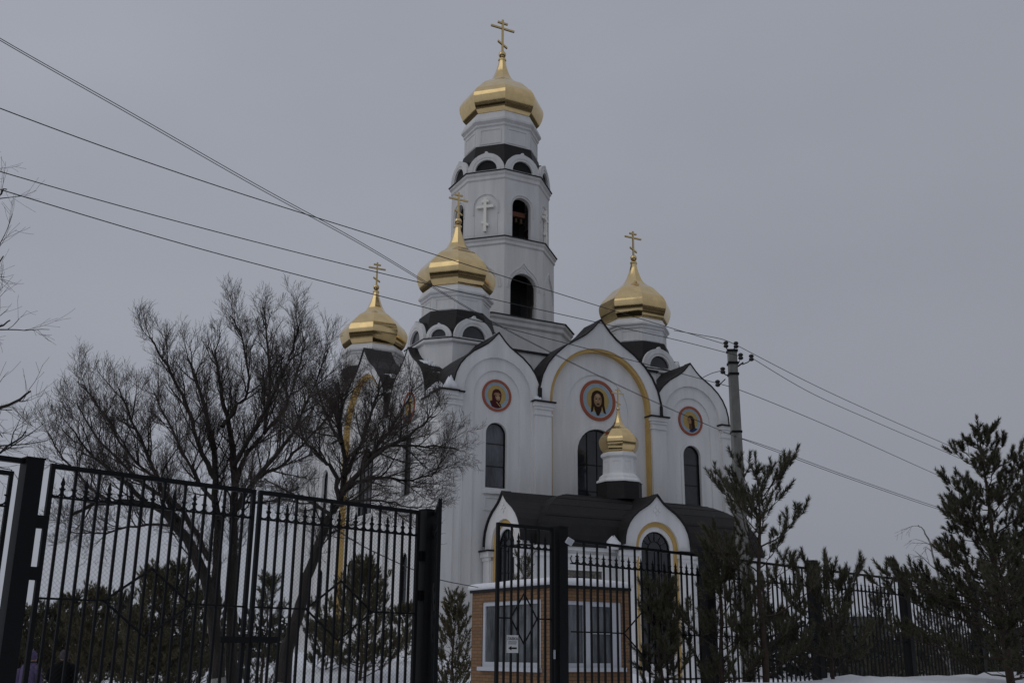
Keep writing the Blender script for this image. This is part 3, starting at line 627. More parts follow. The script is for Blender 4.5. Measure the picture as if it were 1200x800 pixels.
snow_patch('snow_patch', [(-2.9, -2.25, 18.05), (-1.5, -2.25, 18.05), (-1.5, -2.65, 17.6), (-2.9, -2.6, 17.65)], .10, 'snow strip in the roof valley under the corner drum', 5, .7)
snow_patch('snow_patch', [(-3.35, 3.35, 17.6), (-1.5, 3.35, 17.6), (-1.5, 4.6, 19.3), (-3.35, 4.4, 19.1)], .14, 'snow sheet between the side facade gables', 6, .7)
snow_patch('snow_patch', [(3.5, -5.9, 18.35), (5.0, -5.9, 19.85), (5.0, -5.3, 19.85), (3.5, -5.3, 18.35)], .09, 'snow strip along the big gable roof slope', 7, .6)
snow_patch('snow_patch', [(11.9, -5.6, 17.45), (13.0, -5.6, 18.55), (13.0, -4.9, 18.55), (11.9, -4.6, 17.45)], .10, 'snow in the valley beside the third gable', 8, .7)
snow_patch('snow_patch', [(4.25, -11.0, 7.09), (5.0, -11.15, 7.09), (5.0, -10.6, 7.2), (4.3, -10.5, 7.2)], .62, 'pointed snow drift on the porch eave', 9, .15)
snow_patch('snow_patch', [(3.0, -10.66, 7.09), (4.3, -10.66, 7.09), (4.3, -10.4, 7.2), (3.0, -10.4, 7.2)], .08, 'thin snow line along the porch eave', 10, .6)

# ------------------------------------------------------------ kiosk
KA = math.radians(34.5)
kz = gz(1.5, 26)-.05
ki = empty('kiosk', (0.99, 24.47, 0), KA)
tag(ki, 'small tan brick kiosk with white framed windows behind the fence', 'kiosk')
mpKR = lambda a, b, c: (a, -c, b); mpKL = lambda a, b, c: (-c, a, b)
KW, KL_, KT = 2.2, 3.4, 3.09
MB().plate([[(0, kz), (KW, kz), (KW, KT), (0, KT)], [(.30, 1.36), (1.97, 1.36), (1.97, 2.82), (.30, 2.82)]], -.15, 0, mpKR).build('wall', 'brick', ki)
MB().plate([[(.151, kz), (KL_, kz), (KL_, KT), (.151, KT)], [(.50, 1.34), (2.93, 1.34), (2.93, 2.86), (.50, 2.86)]], -.15, 0, mpKL).build('wall', 'brick', ki)
MB().box(KW-.15, KW, .151, KL_, kz, KT).build('wall', 'brick', ki); MB().box(.151, KW-.151, KL_-.15, KL_, kz, KT).build('wall', 'brick', ki)
MB().box(.16, KW-.16, .16, KL_-.16, kz, .5).build('floor', 'wallin', ki)
MB().box(-.05, KW+.05, -.05, KL_+.05, KT, KT+.065).build('roof', 'frame', ki)
def kwin(mp, a0, a1, z0, z1, parts):
    t = .075; loops = [[(a0, z0), (a1, z0), (a1, z1), (a0, z1)]]
    for p in parts: loops.append([(p[0], p[2]), (p[1], p[2]), (p[1], p[3]), (p[0], p[3])])
    f = MB(); f.plate(loops, -.11, -.02, mp); wn = f.build('window', 'pvc', ki)
    MB().box(a0-.06, a1+.06, z0-.09, z0, -.1, .10, mp).build('sill', 'pvc', wn)
    for p in parts: MB().plate([[(p[0]-.01, p[2]-.01), (p[1]+.01, p[2]-.01), (p[1]+.01, p[3]+.01), (p[0]-.01, p[3]+.01)]], -.07, -.06, mp).build('pane', 'glassk', wn)
    return wn
w1 = kwin(mpKL, .505, 2.925, 1.345, 2.855, [(.62, 2.82, 1.46, 2.76)])
w2 = kwin(mpKR, .305, 1.965, 1.365, 2.815, [(.38, .86, 1.46, 2.73), (1.06, 1.70, 1.46, 2.10), (1.06, 1.70, 2.14, 2.71)])
sc = empty('snow_cover', (0.99, 24.47, 0), KA)
rr = random.Random(3); secs = []
for k, (o, z) in enumerate(((.05, 3.157), (.09, 3.19), (.085, 3.25), (.02, 3.31), (-.3, 3.35), (-.8, 3.37))):
    ring = []
    for (x0, y0, x1, y1) in ((-o, -o, KW+o, -o), (KW+o, -o, KW+o, KL_+o), (KW+o, KL_+o, -o, KL_+o), (-o, KL_+o, -o, -o)):
        for i in range(8): ring.append((x0+(x1-x0)*i/8+rr.uniform(-.012, .012), y0+(y1-y0)*i/8+rr.uniform(-.012, .012), z+(rr.uniform(-.015, .015) if k else 0)))
    secs.append(ring)
sn = MB().loft(secs).build('snow', 'snow', smooth=True); sn.location = (0.99, 24.47, 0); sn.rotation_euler = (0, 0, KA)
bpy.data.objects.remove(sc)
tag(sn, 'layer of snow on the flat kiosk roof', 'snow', kind='stuff')

# ------------------------------------------------------------ gate and fence
GT = 3.10           # gate top
def gl(s, n=0.0): return (G0[0]+GD[0]*s+GN[0]*n, G0[1]+GD[1]*s+GN[1]*n)
GA = math.atan2(GD[1], GD[0])
shared = {}
def picket_mesh(key, z0, z1, spear, r=.0105):
    if key in shared: return shared[key]
    m = MB(); m.box(-r, r, -r, r, z0, z1)
    if spear:
        m.loft([[(x*q, y*q*.5, z) for x, y in ((1, 0), (0, 1), (-1, 0), (0, -1))] for q, z in ((.008, z1-.005), (.020, z1+.02), (.015, z1+.04), (.001, z1+.085))])
        m.box(-.016, .016, -.016, .016, z1-.03, z1-.018)
    me = bpy.data.meshes.new('picket'); me.from_pydata(m.v, [], m.f); me.materials.append(M['iron']); shared[key] = me
    return me
def scroll_mesh(key, w_):
    if key in shared: return shared[key]
    m = MB(); R = w_*.43; pts = []
    for i in range(17):
        a = math.radians(150+240*i/16); pts.append((R*math.cos(a), 0, R*math.sin(a)+R))
    pts = [(pts[0][0]+R*.28, 0, pts[0][2]+.004)]+pts+[(pts[-1][0]-R*.28, 0, pts[-1][2]+.004)]
    m.tube(pts, .0075, 5)
    me = bpy.data.meshes.new('scroll'); me.from_pydata(m.v, [], m.f); me.materials.append(M['iron']); shared[key] = me
    return me
def lattice_leaf(root, L, ztop, zbot, n, spear_z, rail_z, mid_z, diamond=True, mesh=True, frame=.036, stile=(1, 1), toph=.04, key='g'):
    """frame, rails, alternating tall and spear-topped pickets, C scrolls, wire mesh; local x along the leaf"""
    f = MB(); t = frame/2
    if stile[0]: MB().box(-t, t, -t, t, zbot, ztop).build('stile', 'iron', root)
    if stile[1]: MB().box(L-t, L+t, -t, t, zbot, ztop).build('stile', 'iron', root)
    for nm, z, h in (('top_rail', ztop-toph/2, toph), ('spear_rail', rail_z, .014), ('bottom_rail', zbot+.03, .04)):
        MB().box(t*.9, L-t*.9, -.014, .014, z-h/2, z+h/2).build(nm, 'iron', root)
    sp = L/n
    c = L/2; dh = .28; hw = min(.39, L*.24)
    MB().box(t, c-hw if diamond else L-t, -.010, .010, mid_z-.008, mid_z+.008).build('middle_rail', 'iron', root)
    if diamond:
        MB().box(c+hw, L-t, -.010, .010, mid_z-.008, mid_z+.008).build('middle_rail', 'iron', root)
        d = MB()
        for (xa, za), (xb, zb) in (((-hw, 0), (0, dh)), ((0, dh), (hw, 0)), ((hw, 0), (0, -dh)), ((0, -dh), (-hw, 0))):
            d.tube([(c+xa, -.016, mid_z+za), (c+xb, -.016, mid_z+zb)], .011, 4)
        d.build('diamond', 'iron', root)
    for k in range(1, n):
        spear = k % 2 == 1
        me = picket_mesh((key, spear), zbot+.05, spear_z if spear else ztop-toph, spear)
        inst('picket', me, root, (k*sp, 0, 0))
    me = scroll_mesh((key, round(sp, 3)), sp)
    for k in range(n): inst('scroll', me, root, ((k+.5)*sp, 0, rail_z+.007))
    if mesh:
        w_ = MB(); p = .040; hgt = rail_z-.01-zbot-.06; z0 = zbot+.06; r = .0008
        k = -int(hgt/p)-1
        while k*p < L:
            for sgn in (1, -1):
                x0, x1 = (k*p, k*p+hgt) if sgn == 1 else (k*p+hgt, k*p)
                za, zb = z0, z0+hgt
                # clip to 0..L
                def cl(x0, za, x1, zb):
                    pts = []
                    for t_ in ((0-x0)/(x1-x0), (L-x0)/(x1-x0)): pts.append(t_)
                    a, b = max(0, min(pts)), min(1, max(pts))
                    return (x0+(x1-x0)*a, za+(zb-za)*a, x0+(x1-x0)*b, za+(zb-za)*b) if b-a > .01 else None
                q = cl(x0, za, x1, zb)
                if q: w_.tube([(q[0], .014+.002*sgn, q[1]), (q[2], .014+.002*sgn, q[3])], r, 3)
            k += 1
        wm = w_.build('wire_mesh', 'iron', root, recalc=False); wm['kind'] = 'stuff'
SPZ, RLZ, MDZ = 2.965, 2.825, 2.035
# double gate
L1 = 1.865
leaf = empty('gate_leaf', (*gl(.215), 0), GA); tag(leaf, 'black iron gate leaf hinged on the thick post beside the two walkers', 'gate', 'leaves of the black iron gates')
lattice_leaf(leaf, L1, GT-.01, .12, 19, SPZ-.05, RLZ, MDZ)
MB().box(1.62, 1.93, -.05, -.02, 1.72, 1.775).build('bolt', 'iron', leaf)
leaf2 = empty('gate_leaf', (*gl(2.155), 0), GA); tag(leaf2, 'black iron gate leaf whose diamond frames the ochre strip of the church', 'gate', 'leaves of the black iron gates')
lattice_leaf(leaf2, 1.92, GT-.01, .12, 19, SPZ-.05, RLZ, MDZ)
MB().box(-.02, .26, -.055, -.022, 1.725, 1.78).build('bolt', 'iron', leaf2)
for lf, x in ((leaf, -.06), (leaf2, 1.99)):
    for z in (2.62, 2.22, .8): MB().box(x-.045, x+.045, -.03, .03, z-.05, z+.05).build('hinge', 'iron', lf)
def post(s, wd, ztop, label, zb=-.3, name='gate_post', cap=True):
    p = empty(name, (*gl(s), gz(*gl(s))), GA); tag(p, label, 'post')
    zg = p.location.z; m = MB(); m.box(-wd/2, wd/2, -wd/2, wd/2, zb-zg, ztop-zg); m.build('shaft', 'iron', p)
    if cap: MB().box(-wd/2-.006, wd/2+.006, -wd/2-.006, wd/2+.006, ztop-zg, ztop-zg+.012).build('cap', 'iron', p)
    return p
post(.05, .138, 3.10, 'thick square black gate post beside the lilac coat')
post(4.205, .125, 3.10, 'square black gate post between the double gate and the wicket')
p3 = post(6.28, .15, 3.10, 'square black gate post carrying the small white floodlight')
MB().box(-.125, -.10, -.03, .03, 1.62, 1.72).build('latch', 'pvc', p3)
# wicket leaves standing open towards the street
h0 = np.array(gl(4.31)); e0 = np.array([-.685, 10.35]); d0 = e0-h0
lw = empty('wicket_leaf', (*(h0), 0), math.atan2(d0[1], d0[0])); tag(lw, 'black wicket leaf swung open and seen edge on', 'gate', 'leaves of the black iron gates')
lattice_leaf(lw, float(np.hypot(*d0)), GT-.01, .12, 9, SPZ-.05, RLZ, MDZ, key='w')
h1 = np.array(gl(6.15)); e1 = np.array([-.14, 12.24]); d1 = e1-h1
rw = empty('wicket_leaf', (*(h1), 0), math.atan2(d1[1], d1[0])); tag(rw, 'black wicket leaf half open with a white paper sign', 'gate', 'leaves of the black iron gates')
LW = float(np.hypot(*d1)); lattice_leaf(rw, LW, GT-.01, .12, 8, SPZ-.05, RLZ, MDZ, key='w', mesh=False)
# sign on the wicket
dn = d1/np.hypot(*d1); nn = np.array([-dn[1], dn[0]]);  nn = nn if nn[1] < 0 else -nn
sg = empty('paper_sign', (*(h1+dn*(LW*.745)+nn*.022), 1.755), math.atan2(-dn[1], -dn[0])); tag(sg, 'white shop sign with left pointing arrow on the wicket', 'sign')
MB().box(-.082, .082, -.003, .003, -.095, .095).build('board', 'i_white', sg)
def text(body, size, x, z, par, mat, zoff=-.006):
    cu = bpy.data.curves.new('lettering', 'FONT'); cu.body = body; cu.size = size; cu.align_x = 'CENTER'; cu.extrude = .0005
    to = bpy.data.objects.new('lettering_curve', cu); col.objects.link(to); bpy.context.view_layer.update()
    me = bpy.data.meshes.new_from_object(to.evaluated_get(bpy.context.evaluated_depsgraph_get())); bpy.data.objects.remove(to)
    me.materials.clear(); me.materials.append(M[mat]); o = inst('lettering', me, par, (x, zoff, z)); o.rotation_euler = (PI/2, 0, 0); return o
text('ЛАВКА', .044, 0, .042, sg, 'i_dark')
m = MB()
for j, z in enumerate((.022, .002)):
    x = -.06
    while x < .055:
        ww = rnd.uniform(.006, .011); m.box(x, x+ww, -.005, -.003, z-.004, z+.004+.003*rnd.random()); x += ww+.004
m.build('fine_print', 'greywall', sg)
MB().plate([[(-.06, -.045), (-.015, -.02), (-.015, -.036), (.06, -.036), (.06, -.054), (-.015, -.054), (-.015, -.07)]], .003, .005, lambda a, b, c: (a, -c, b)).build('arrow', 'i_dark', sg)
# floodlight on the post
fp = gl(6.28, .13); fl = empty('floodlight', (fp[0]+.03, fp[1], 2.93), GA-.5); tag(fl, 'small white led floodlight on a gate post', 'floodlight')
a = MB().box(-.043, .043, -.012, .012, -.038, .038).build('housing', 'led', fl); a.rotation_euler = (.3, .5, 0)
b = MB().box(-.036, .036, -.016, -.0125, -.031, .031).build('lens', 'pvc', fl); b.rotation_euler = (.3, .5, 0)
MB().tube([(-.02, .02, .0), (-.09, .06, .03)], .006, 6).build('bracket', 'iron', fl)
# fence to the right
fen = empty('iron_fence', (*gl(6.4), 0), GA); tag(fen, 'long black iron picket fence with spear tops before the church', 'fence')
FT = 2.985
sposts = [6.38, 9.28, 12.19, 15.33, 18.4, 21.5, 24.6, 27.7]
for i in range(len(sposts)-1):
    s0, s1 = sposts[i], sposts[i+1]
    sec = empty('panel', (s0-6.4+(.1 if i == 0 else .07), 0, 0), 0, fen)
    far = i >= 4
    lattice_leaf(sec, s1-s0-(.17 if i == 0 else .14), FT, .25, 22, SPZ-.20, RLZ-.13, MDZ-.13, diamond=True, mesh=False, frame=.02, stile=(0, 0), toph=.035, key='f')
    m = MB(); q = s1-6.4; m.box(q-.07, q+.07, -.07, .07, -.3, 3.10); m.build('post', 'iron', fen)
# fence to the left of the gate
fen2 = empty('iron_fence', (*gl(-.02), 0), GA); tag(fen2, 'short black fence panel meshed with wire beside the thick gate post', 'fence')
sec = empty('panel', (-3.05, 0, 0), 0, fen2); lattice_leaf(sec, 2.97, 2.99, .2, 25, SPZ-.16, RLZ-.11, 1.85, diamond=False, mesh=True, frame=.03, toph=.035, key='l')
MB().box(-3.05, 0, -.025, .025, 3.06, 3.10).build('top_bar', 'iron', fen2)
MB().box(-3.2, -3.05, -.07, .07, -.3, 3.1).build('post', 'iron', fen2)

# ------------------------------------------------------------ bare trees
def grow_tree(name, label, stems, seed, levels=4, dens=1.0, up=.38, white=None, minr=.0019, lenk=1.0, group=None, spread=1.0):
    """stems: list of (points, r0, r1, spawn_from 0..1). trunk holds stems, limbs the middle branches, crown the twigs"""
    rr = np.random.RandomState(seed); base = np.array(stems[0][0][0]); root = empty(name, tuple(base)); tag(root, label, 'tree', group)
    T = TB(); Tw = TB(); Wh = MB()
    def unit(v): return v/(np.linalg.norm(v)+1e-9)
    def spawn(pts, rads, lev, t0, Lp):
        P = np.array(pts); seg = np.linalg.norm(np.diff(P, axis=0), axis=1); cum = np.concatenate([[0], np.cumsum(seg)]); tot = cum[-1]
        sp = {1: .15, 2: .075, 3: .050, 4: .042}[lev]/dens
        n = max(2, int(tot*(1-t0)/sp))
        for i in range(n):
            t = t0+(1-t0)*(i+rr.rand())/n; d = t*tot; j = min(len(seg)-1, np.searchsorted(cum, d, 'right')-1)
            f = (d-cum[j])/max(seg[j], 1e-6); p = P[j]+(P[j+1]-P[j])*f; tan = unit(P[j+1]-P[j]); r = rads[j]+(rads[j+1]-rads[j])*f
            ax = unit(np.cross(tan, rr.randn(3))); an = np.radians(rr.uniform(22, 52))*spread
            d2 = unit(tan*math.cos(an)+ax*math.sin(an)+np.array([0, 0, up*.5]))
            base_len = {1: 1.05, 2: .60, 3: .36, 4: .20}[lev]*lenk
            L = base_len*rr.uniform(.55, 1.25)*(1.05-.45*t)
            branch(p, d2, L, min(r*.62, {1: .016, 2: .0068, 3: .0038, 4: .0026}[lev]), lev)
    def branch(p, d, L, r0, lev):
        k = {1: 7, 2: 5, 3: 4, 4: 3}[lev]; pts = [p]; rads = [r0]; r1 = max(minr*.8, r0*.35)
        for i in range(k):
            d = unit(d+rr.randn(3)*.085+np.array([0, 0, up*.20])); pts.append(pts[-1]+d*L/k); rads.append(max(minr*.8, r0+(r1-r0)*(i+1)/k))
        rads = [max(x, minr) for x in rads]
        (T if lev == 1 else Tw).tube([q-base for q in pts], rads, 5 if lev == 1 else 3)
        if lev < levels: spawn(pts, rads, lev+1, .12, L)
    for pts, r0, r1, t0 in stems:
        # smooth & roughen the traced limb
        P = [np.array(q, float) for q in pts]; Q = []
        for i in range(len(P)-1):
            a, b, c, d = P[max(i-1, 0)], P[i], P[i+1], P[min(i+2, len(P)-1)]
            for j in range(4):
                t = j/4; Q.append(.5*((2*b)+(c-a)*t+(2*a-5*b+4*c-d)*t*t+(3*b-a-3*c+d)*t**3)+(rr.randn(3)*.012 if i+j > 0 else 0))
        Q.append(P[-1]); n = len(Q); R = [r0+(r1-r0)*(i/(n-1))**.8 for i in range(n)]
        T.tube([q-base for q in Q], R, 8 if r0 > .06 else 6)
        spawn(Q, R, 1, t0, 1)
        if white and r0 > .09:
            k = max(2, sum(1 for q in Q if q[2] < white))
            Wh.tube([q-base for q in Q[:k]], [x+.006 for x in R[:k]], 10)
    T.build('trunk', 'bark', root, smooth=True, recalc=False); Tw.build('crown', 'twig', root, recalc=False)
    if Wh.v: Wh.build('whitewash_band', 'whitewash', root, smooth=True, recalc=False)
    return root
def pl(Y, pts, dy=0.0, wob=0.0):
    n = len(pts); return [at(x, y, Y+dy*i/max(1, n-1)) for i, (x, y) in enumerate(pts)]
Y1 = 18.0
b1 = at(260, 878, Y1); b1[2] = gz(b1[0], b1[1])-.1
st = [
 ([b1]+pl(Y1, [(257, 793), (245, 695), (224, 639), (210, 621), (182, 593), (150, 588), (110, 592), (84, 604)], -1.2), .135, .02, .45),
 ([b1+np.array([.12, .15, 0])]+pl(Y1+.2, [(270, 790), (273, 700), (274, 610), (274, 540), (269, 498), (258, 455), (252, 410)], .6), .125, .02, .42),
 (pl(Y1, [(251, 740), (254, 680), (254, 600), (251, 526), (238, 470), (220, 420)], .8), .105, .018, .4),
 (pl(Y1-.4, [(212, 623), (199, 590), (180, 550), (158, 500), (140, 455)], -.6), .06, .012, .1),
 (pl(Y1-.7, [(172, 588), (140, 560), (110, 535), (82, 500)], -.8), .045, .010, .1),
 (pl(Y1, [(252, 560), (232, 519), (215, 465), (190, 420), (178, 395)], -.9), .05, .010, .1),
 (pl(Y1+.3, [(274, 570), (290, 530), (309, 505), (316, 440), (312, 385), (309, 360)], .5), .055, .010, .1),
 (pl(Y1+.3, [(274, 600), (300, 560), (330, 526), (352, 490), (372, 440), (384, 410)], -.8), .055, .010, .1),
 (pl(Y1+.2, [(260, 500), (278, 475), (291, 455), (285, 400), (270, 370)], .9), .04, .010, .05),
 (pl(Y1+.4, [(309, 508), (335, 478), (350, 430), (358, 400)], 1.2), .035, .010, .05),
 (pl(Y1+.1, [(245, 655), (215, 600), (180, 575), (140, 540), (105, 500), (90, 470)], 1.3), .05, .010, .25),
 (pl(Y1-.2, [(254, 590), (230, 560), (200, 500), (180, 460)], 1.6), .04, .010, .1),
 (pl(Y1, [(256, 610), (290, 590), (325, 585), (350, 570)], 1.4), .035, .010, .2),
 (pl(Y1-.2, [(205, 615), (160, 615), (115, 625), (80, 622)], .8), .03, .008, .2),
 (pl(Y1+.3, [(300, 560), (330, 545), (360, 515), (392, 480), (410, 450)], .9), .04, .010, .1),
 (pl(Y1+.2, [(274, 545), (300, 500), (330, 440), (345, 400), (352, 378)], -.7), .045, .010, .1),
 (pl(Y1-.3, [(190, 565), (150, 530), (115, 475), (95, 450)], .2), .03, .010, .1),
 (pl(Y1-.1, [(130, 590), (95, 560), (70, 530), (55, 505)], .5), .03, .008, .1),
]
grow_tree('bare_tree', 'wide bare tree with forked trunk behind the gate', st, 11, white=1.25, dens=1.0, lenk=.76)
Y2 = 16.6
b2 = at(324, 885, Y2); b2[2] = gz(b2[0], b2[1])-.1
st = [
 ([b2]+pl(Y2, [(331, 800), (341, 747), (355, 695), (372, 642), (386, 607), (400, 580), (404, 540), (398, 500), (402, 460)], .3), .135, .015, .5),
 (pl(Y2, [(398, 585), (392, 553), (378, 538), (355, 512), (345, 470)], -.5), .045, .010, .1),
 (pl(Y2, [(402, 578), (417, 557), (446, 528), (480, 508), (510, 488)], -.7), .055, .010, .1),
 (pl(Y2-.2, [(430, 535), (450, 523), (482, 522), (515, 524), (536, 526)], .3), .035, .008, .05),
 (pl(Y2, [(404, 560), (425, 515), (440, 470), (446, 440)], .8), .045, .010, .1),
 (pl(Y2+.1, [(403, 575), (440, 560), (475, 562), (505, 556), (522, 535)], .9), .035, .008, .1),
 (pl(Y2, [(388, 604), (360, 585), (335, 575), (310, 560)], .9), .035, .008, .15),
 (pl(Y2-.1, [(396, 592), (430, 585), (462, 590), (490, 596)], -.6), .03, .008, .1),
 (pl(Y2, [(400, 520), (380, 480), (370, 445)], 1.1), .03, .008, .05),
 (pl(Y2, [(425, 545), (455, 505), (478, 470), (486, 452)], 1.2), .03, .008, .05),
]
grow_tree('bare_tree', 'bare tree leaning towards the church side wall', st, 23, white=1.25, dens=1.1, up=.18, lenk=.70)
# a tree beyond the left frame edge whose branches reach in
Y3 = 13.0
b3 = at(-230, 960, Y3); b3[2] = gz(b3[0], b3[1])-.1
st = [
 ([b3]+pl(Y3, [(-225, 700), (-200, 520), (-180, 380), (-170, 250), (-150, 120)]), .16, .03, .85),
 (pl(Y3, [(-200, 520), (-140, 500), (-70, 480), (0, 478), (36, 458)], -.5), .06, .010, .35),
 (pl(Y3, [(-195, 480), (-120, 440), (-60, 400), (-10, 385), (12, 375)], .4), .05, .008, .4),
 (pl(Y3, [(-180, 400), (-120, 330), (-60, 262), (-12, 235), (8, 222)], .2), .045, .008, .55),
 (pl(Y3, [(-190, 440), (-130, 400), (-70, 345), (-20, 318), (4, 300)], -.4), .045, .008, .55),
 (pl(Y3, [(-205, 560), (-130, 540), (-60, 530), (0, 528), (30, 505)], .3), .05, .008, .3),
]
grow_tree('bare_tree', 'sparse bare tree whose thin branches reach over the fence panel', st, 31, levels=3, dens=.56, up=.05, lenk=.95)

# ------------------------------------------------------------ pines
def pine(name, label, px, py_top, Y, width, seed, dens=1.0, mat='needle', group='young pines around the churchyard', nl=.075, nw=.0042, base=None, lean=0.0, shootn=95, low=.06, ragged=.35, cat='tree', step=.32, twig=.10, sl=.17, pw=.8, rise0=.15, upb=1.0):
    """trunk with whorls of upswept branches; every twig ends in upright bottle-brush shoots of needles"""
    rr = np.random.RandomState(seed); top = at(px, py_top, Y); b = np.array([top[0]-lean, top[1], 0]); b[2] = gz(b[0], b[1])-.05
    if base is not None: b[2] = base
    Hh = top[2]-b[2]; root = empty(name, tuple(b)); tag(root, label, cat, group)
    T = TB(); V = []
    tr = [np.array([lean*t+.03*math.sin(9*t+seed), .03*math.cos(7*t+seed), Hh*t]) for t in np.linspace(0, .96, 9)]
    T.tube(tr, [max(.007, .014*Hh*(1-t)**.9+.006) for t in np.linspace(0, 1, 9)], 7)
    def unit(v): return v/(np.linalg.norm(v)+1e-9)
    UP = np.array([0, 0, 1.])
    def shoot(p, d, L):
        d = unit(d); a = unit(np.cross(d, np.array([.3, .2, .9])+.01)); bb = np.cross(d, a); n = int(shootn*rr.uniform(.75, 1.2)*L/sl)+6
        t = rr.rand(n); ph = rr.rand(n)*2*PI; sp = rr.uniform(.55, 1.05, n)*(1.1-.6*t); ln = nl*rr.uniform(.75, 1.2, n)
        o = p+np.outer(t*L, d); side = np.outer(np.cos(ph), a)+np.outer(np.sin(ph), bb)
        dr = d*np.cos(sp)[:, None]+side*np.sin(sp)[:, None]; tip = o+dr*ln[:, None]
        wv = np.cross(dr, rr.randn(n, 3)); wv /= np.linalg.norm(wv, axis=1)[:, None]+1e-9
        A = np.empty((n*3, 3)); A[0::3] = o-wv*nw; A[1::3] = o+wv*nw; A[2::3] = tip; V.append(A)
    z = Hh*low
    while z < Hh*.93:
        t = z/Hh; nb = rr.randint(4, 7); ph0 = rr.rand()*6.28
        R = width*min(1.0, 1.25*(1-t)**pw)*(.8+.4*rr.rand())
        for k in range(nb):
            if rr.rand() > dens: continue
            ph = ph0+2*PI*k/nb+rr.uniform(-.35, .35); L = max(.16, R*rr.uniform(1-ragged*1.7, 1+ragged*.4))
            o = np.array([lean*t, 0, z+rr.uniform(-.12, .12)]); rise = rise0+.55*t+.2*rr.rand(); cv = (.35+.35*rr.rand())*upb
            dirh = np.array([math.cos(ph), math.sin(ph), 0]); sidev = np.cross(dirh, UP)*rr.uniform(-.25, .25)
            pts = [o+dirh*L*s_+sidev*L*s_*s_+UP*L*(rise*s_+cv*s_*s_)*.75+rr.randn(3)*.015 for s_ in np.linspace(0, 1, 7)]
            T.tube(pts, [max(.004, (.006+.009*L)*(1-.75*i/6)) for i in range(7)], 4)
            ns = max(2, int(L*.75/twig))
            for i in range(ns):
                s_ = .30+.70*(i+rr.rand())/ns; j = min(5, int(s_*6)); p = pts[j]+(pts[j+1]-pts[j])*(s_*6-j); d = unit(pts[j+1]-pts[j])
                for sg_ in (-1, 1):
                    if rr.rand() > .86: continue
                    tl = (.10+.30*L*(1-s_)**.7)*rr.uniform(.6, 1.3)
                    dd = unit(d*.75+sg_*unit(np.cross(d, UP))*.8+UP*.25+rr.randn(3)*.18); q = p+dd*tl+UP*tl*.25
                    T.tube([p, p+dd*tl*.55, q], [.005, .004, .0035], 3)
                    shoot(q-dd*.03, dd*.7+UP*rr.uniform(.4, 1.2), sl*rr.uniform(.7, 1.25))
                    if tl > .16:
                        for m_ in range(2 if tl > .26 else 1): shoot(p+dd*tl*rr.uniform(.35, .8), dd*.6+np.cross(dd, UP)*rr.choice([-1, 1])*.7+UP*.7, sl*rr.uniform(.6, 1.0))
            shoot(pts[6]-.05*unit(pts[6]-pts[5]), unit(pts[6]-pts[5])+UP*.5, sl*1.2); shoot(pts[5], unit(pts[6]-pts[5])*.5+UP*.8+rr.randn(3)*.3, sl)
        z += step*(1-.35*t)*rr.uniform(.8, 1.2)
    shoot(tr[-1]-np.array([0, 0, .1]), UP, .28)
    for k in range(3): shoot(tr[-1]-UP*.12, UP+rr.randn(3)*.6, sl)
    T.build('trunk', 'pinebark', root); tri_mesh('crown', np.concatenate(V), mat, root)
    return root
PG = 'young pines around the churchyard'
pine('pine_tree', 'open ragged pine standing in front of the concrete pole', 886, 536, 14.2, .86, 1, dens=.76, sl=.145, step=.34, pw=.42, lean=.06)
pine('pine_tree', 'dense tall pine covering the far end of the fence', 1146, 490, 16.2, 1.55, 2, dens=.96, step=.29, nl=.075, nw=.005, shootn=90, sl=.13, pw=.8, rise0=-.02, upb=.6, ragged=.42)
pine('pine_tree', 'low pine spreading beside the porch window', 840, 632, 14.3, .6, 3, dens=.7, step=.28)
pine('pine_tree', 'short pine crossing a fence post past the pole', 968, 660, 15.0, 1.0, 4, sl=.15, dens=.6, step=.32)
pine('pine_tree', 'bushy pine in front of the kiosk corner', 772, 700, 14.1, .5, 5, dens=.9, step=.25)
pine('pine_tree', 'yellowish pine before the church side wall, in the gate leaf', 428, 660, 38, 1.75, 6, dens=.95, nl=.13, nw=.013, shootn=36, mat='needle2', step=.36, twig=.2, sl=.30)
pine('pine_tree', 'small pine between the wicket and the kiosk', 533, 696, 31, .65, 7, dens=.95, nl=.10, nw=.010, shootn=34, mat='needle2', step=.30, twig=.16, sl=.24)
pine('pine_tree', 'dark little spruce behind the fence near the grey house', 1031, 698, 24, .75, 8, dens=1.0, nl=.08, nw=.007, shootn=28, twig=.2, sl=.2)
pine('pine_tree', 'slim pine behind the leaning bare tree', 316, 676, 33, .95, 9, dens=.8, nl=.11, nw=.010, shootn=32, step=.36, twig=.18, sl=.26)
pine('pine_tree', 'pine peeking over the kiosk roof against the porch', 614, 652, 33, .6, 10, dens=.9, nl=.09, nw=.008, shootn=24, mat='needle2', step=.4, twig=.22, sl=.26)
for i, (px, py, Y, wd) in enumerate(((58, 712, 36, 1.3), (84, 703, 38, 1.3), (112, 697, 35, 1.2), (140, 700, 38, 1.4), (20, 716, 37, 1.3), (184, 670, 30, 1.1), (208, 664, 31, 1.3), (232, 694, 34, 1.2), (158, 716, 39, 1.2), (385, 735, 41, 1.1), (476, 712, 42, 1.1), (-20, 715, 36, 1.3))):
    lab = {5: 'tall dark pine standing against the inner edge of the forked trunk', 6: 'taller of two dark pines half hidden by the forked trunk', 7: 'pine showing between the forked trunk and the gate stile', 9: 'low pine at the ochre strip foot, beside the yellowish pine', 10: 'low pine under the narrow side wall window'}.get(i, 'brownish young pine in the thicket behind the two walkers')
    pine('pine_tree', lab, px, py, Y, wd, 40+i, dens=1.0, nl=.12, nw=.013, shootn=30, mat='needle2' if i % 3 else 'needle', step=.32, twig=.2, sl=.28)
pine('pine_tree', 'broad pine at the far end of the fence beside the tall pine', 1228, 560, 18.5, 1.5, 60, dens=.95, nl=.08, nw=.006, shootn=60)
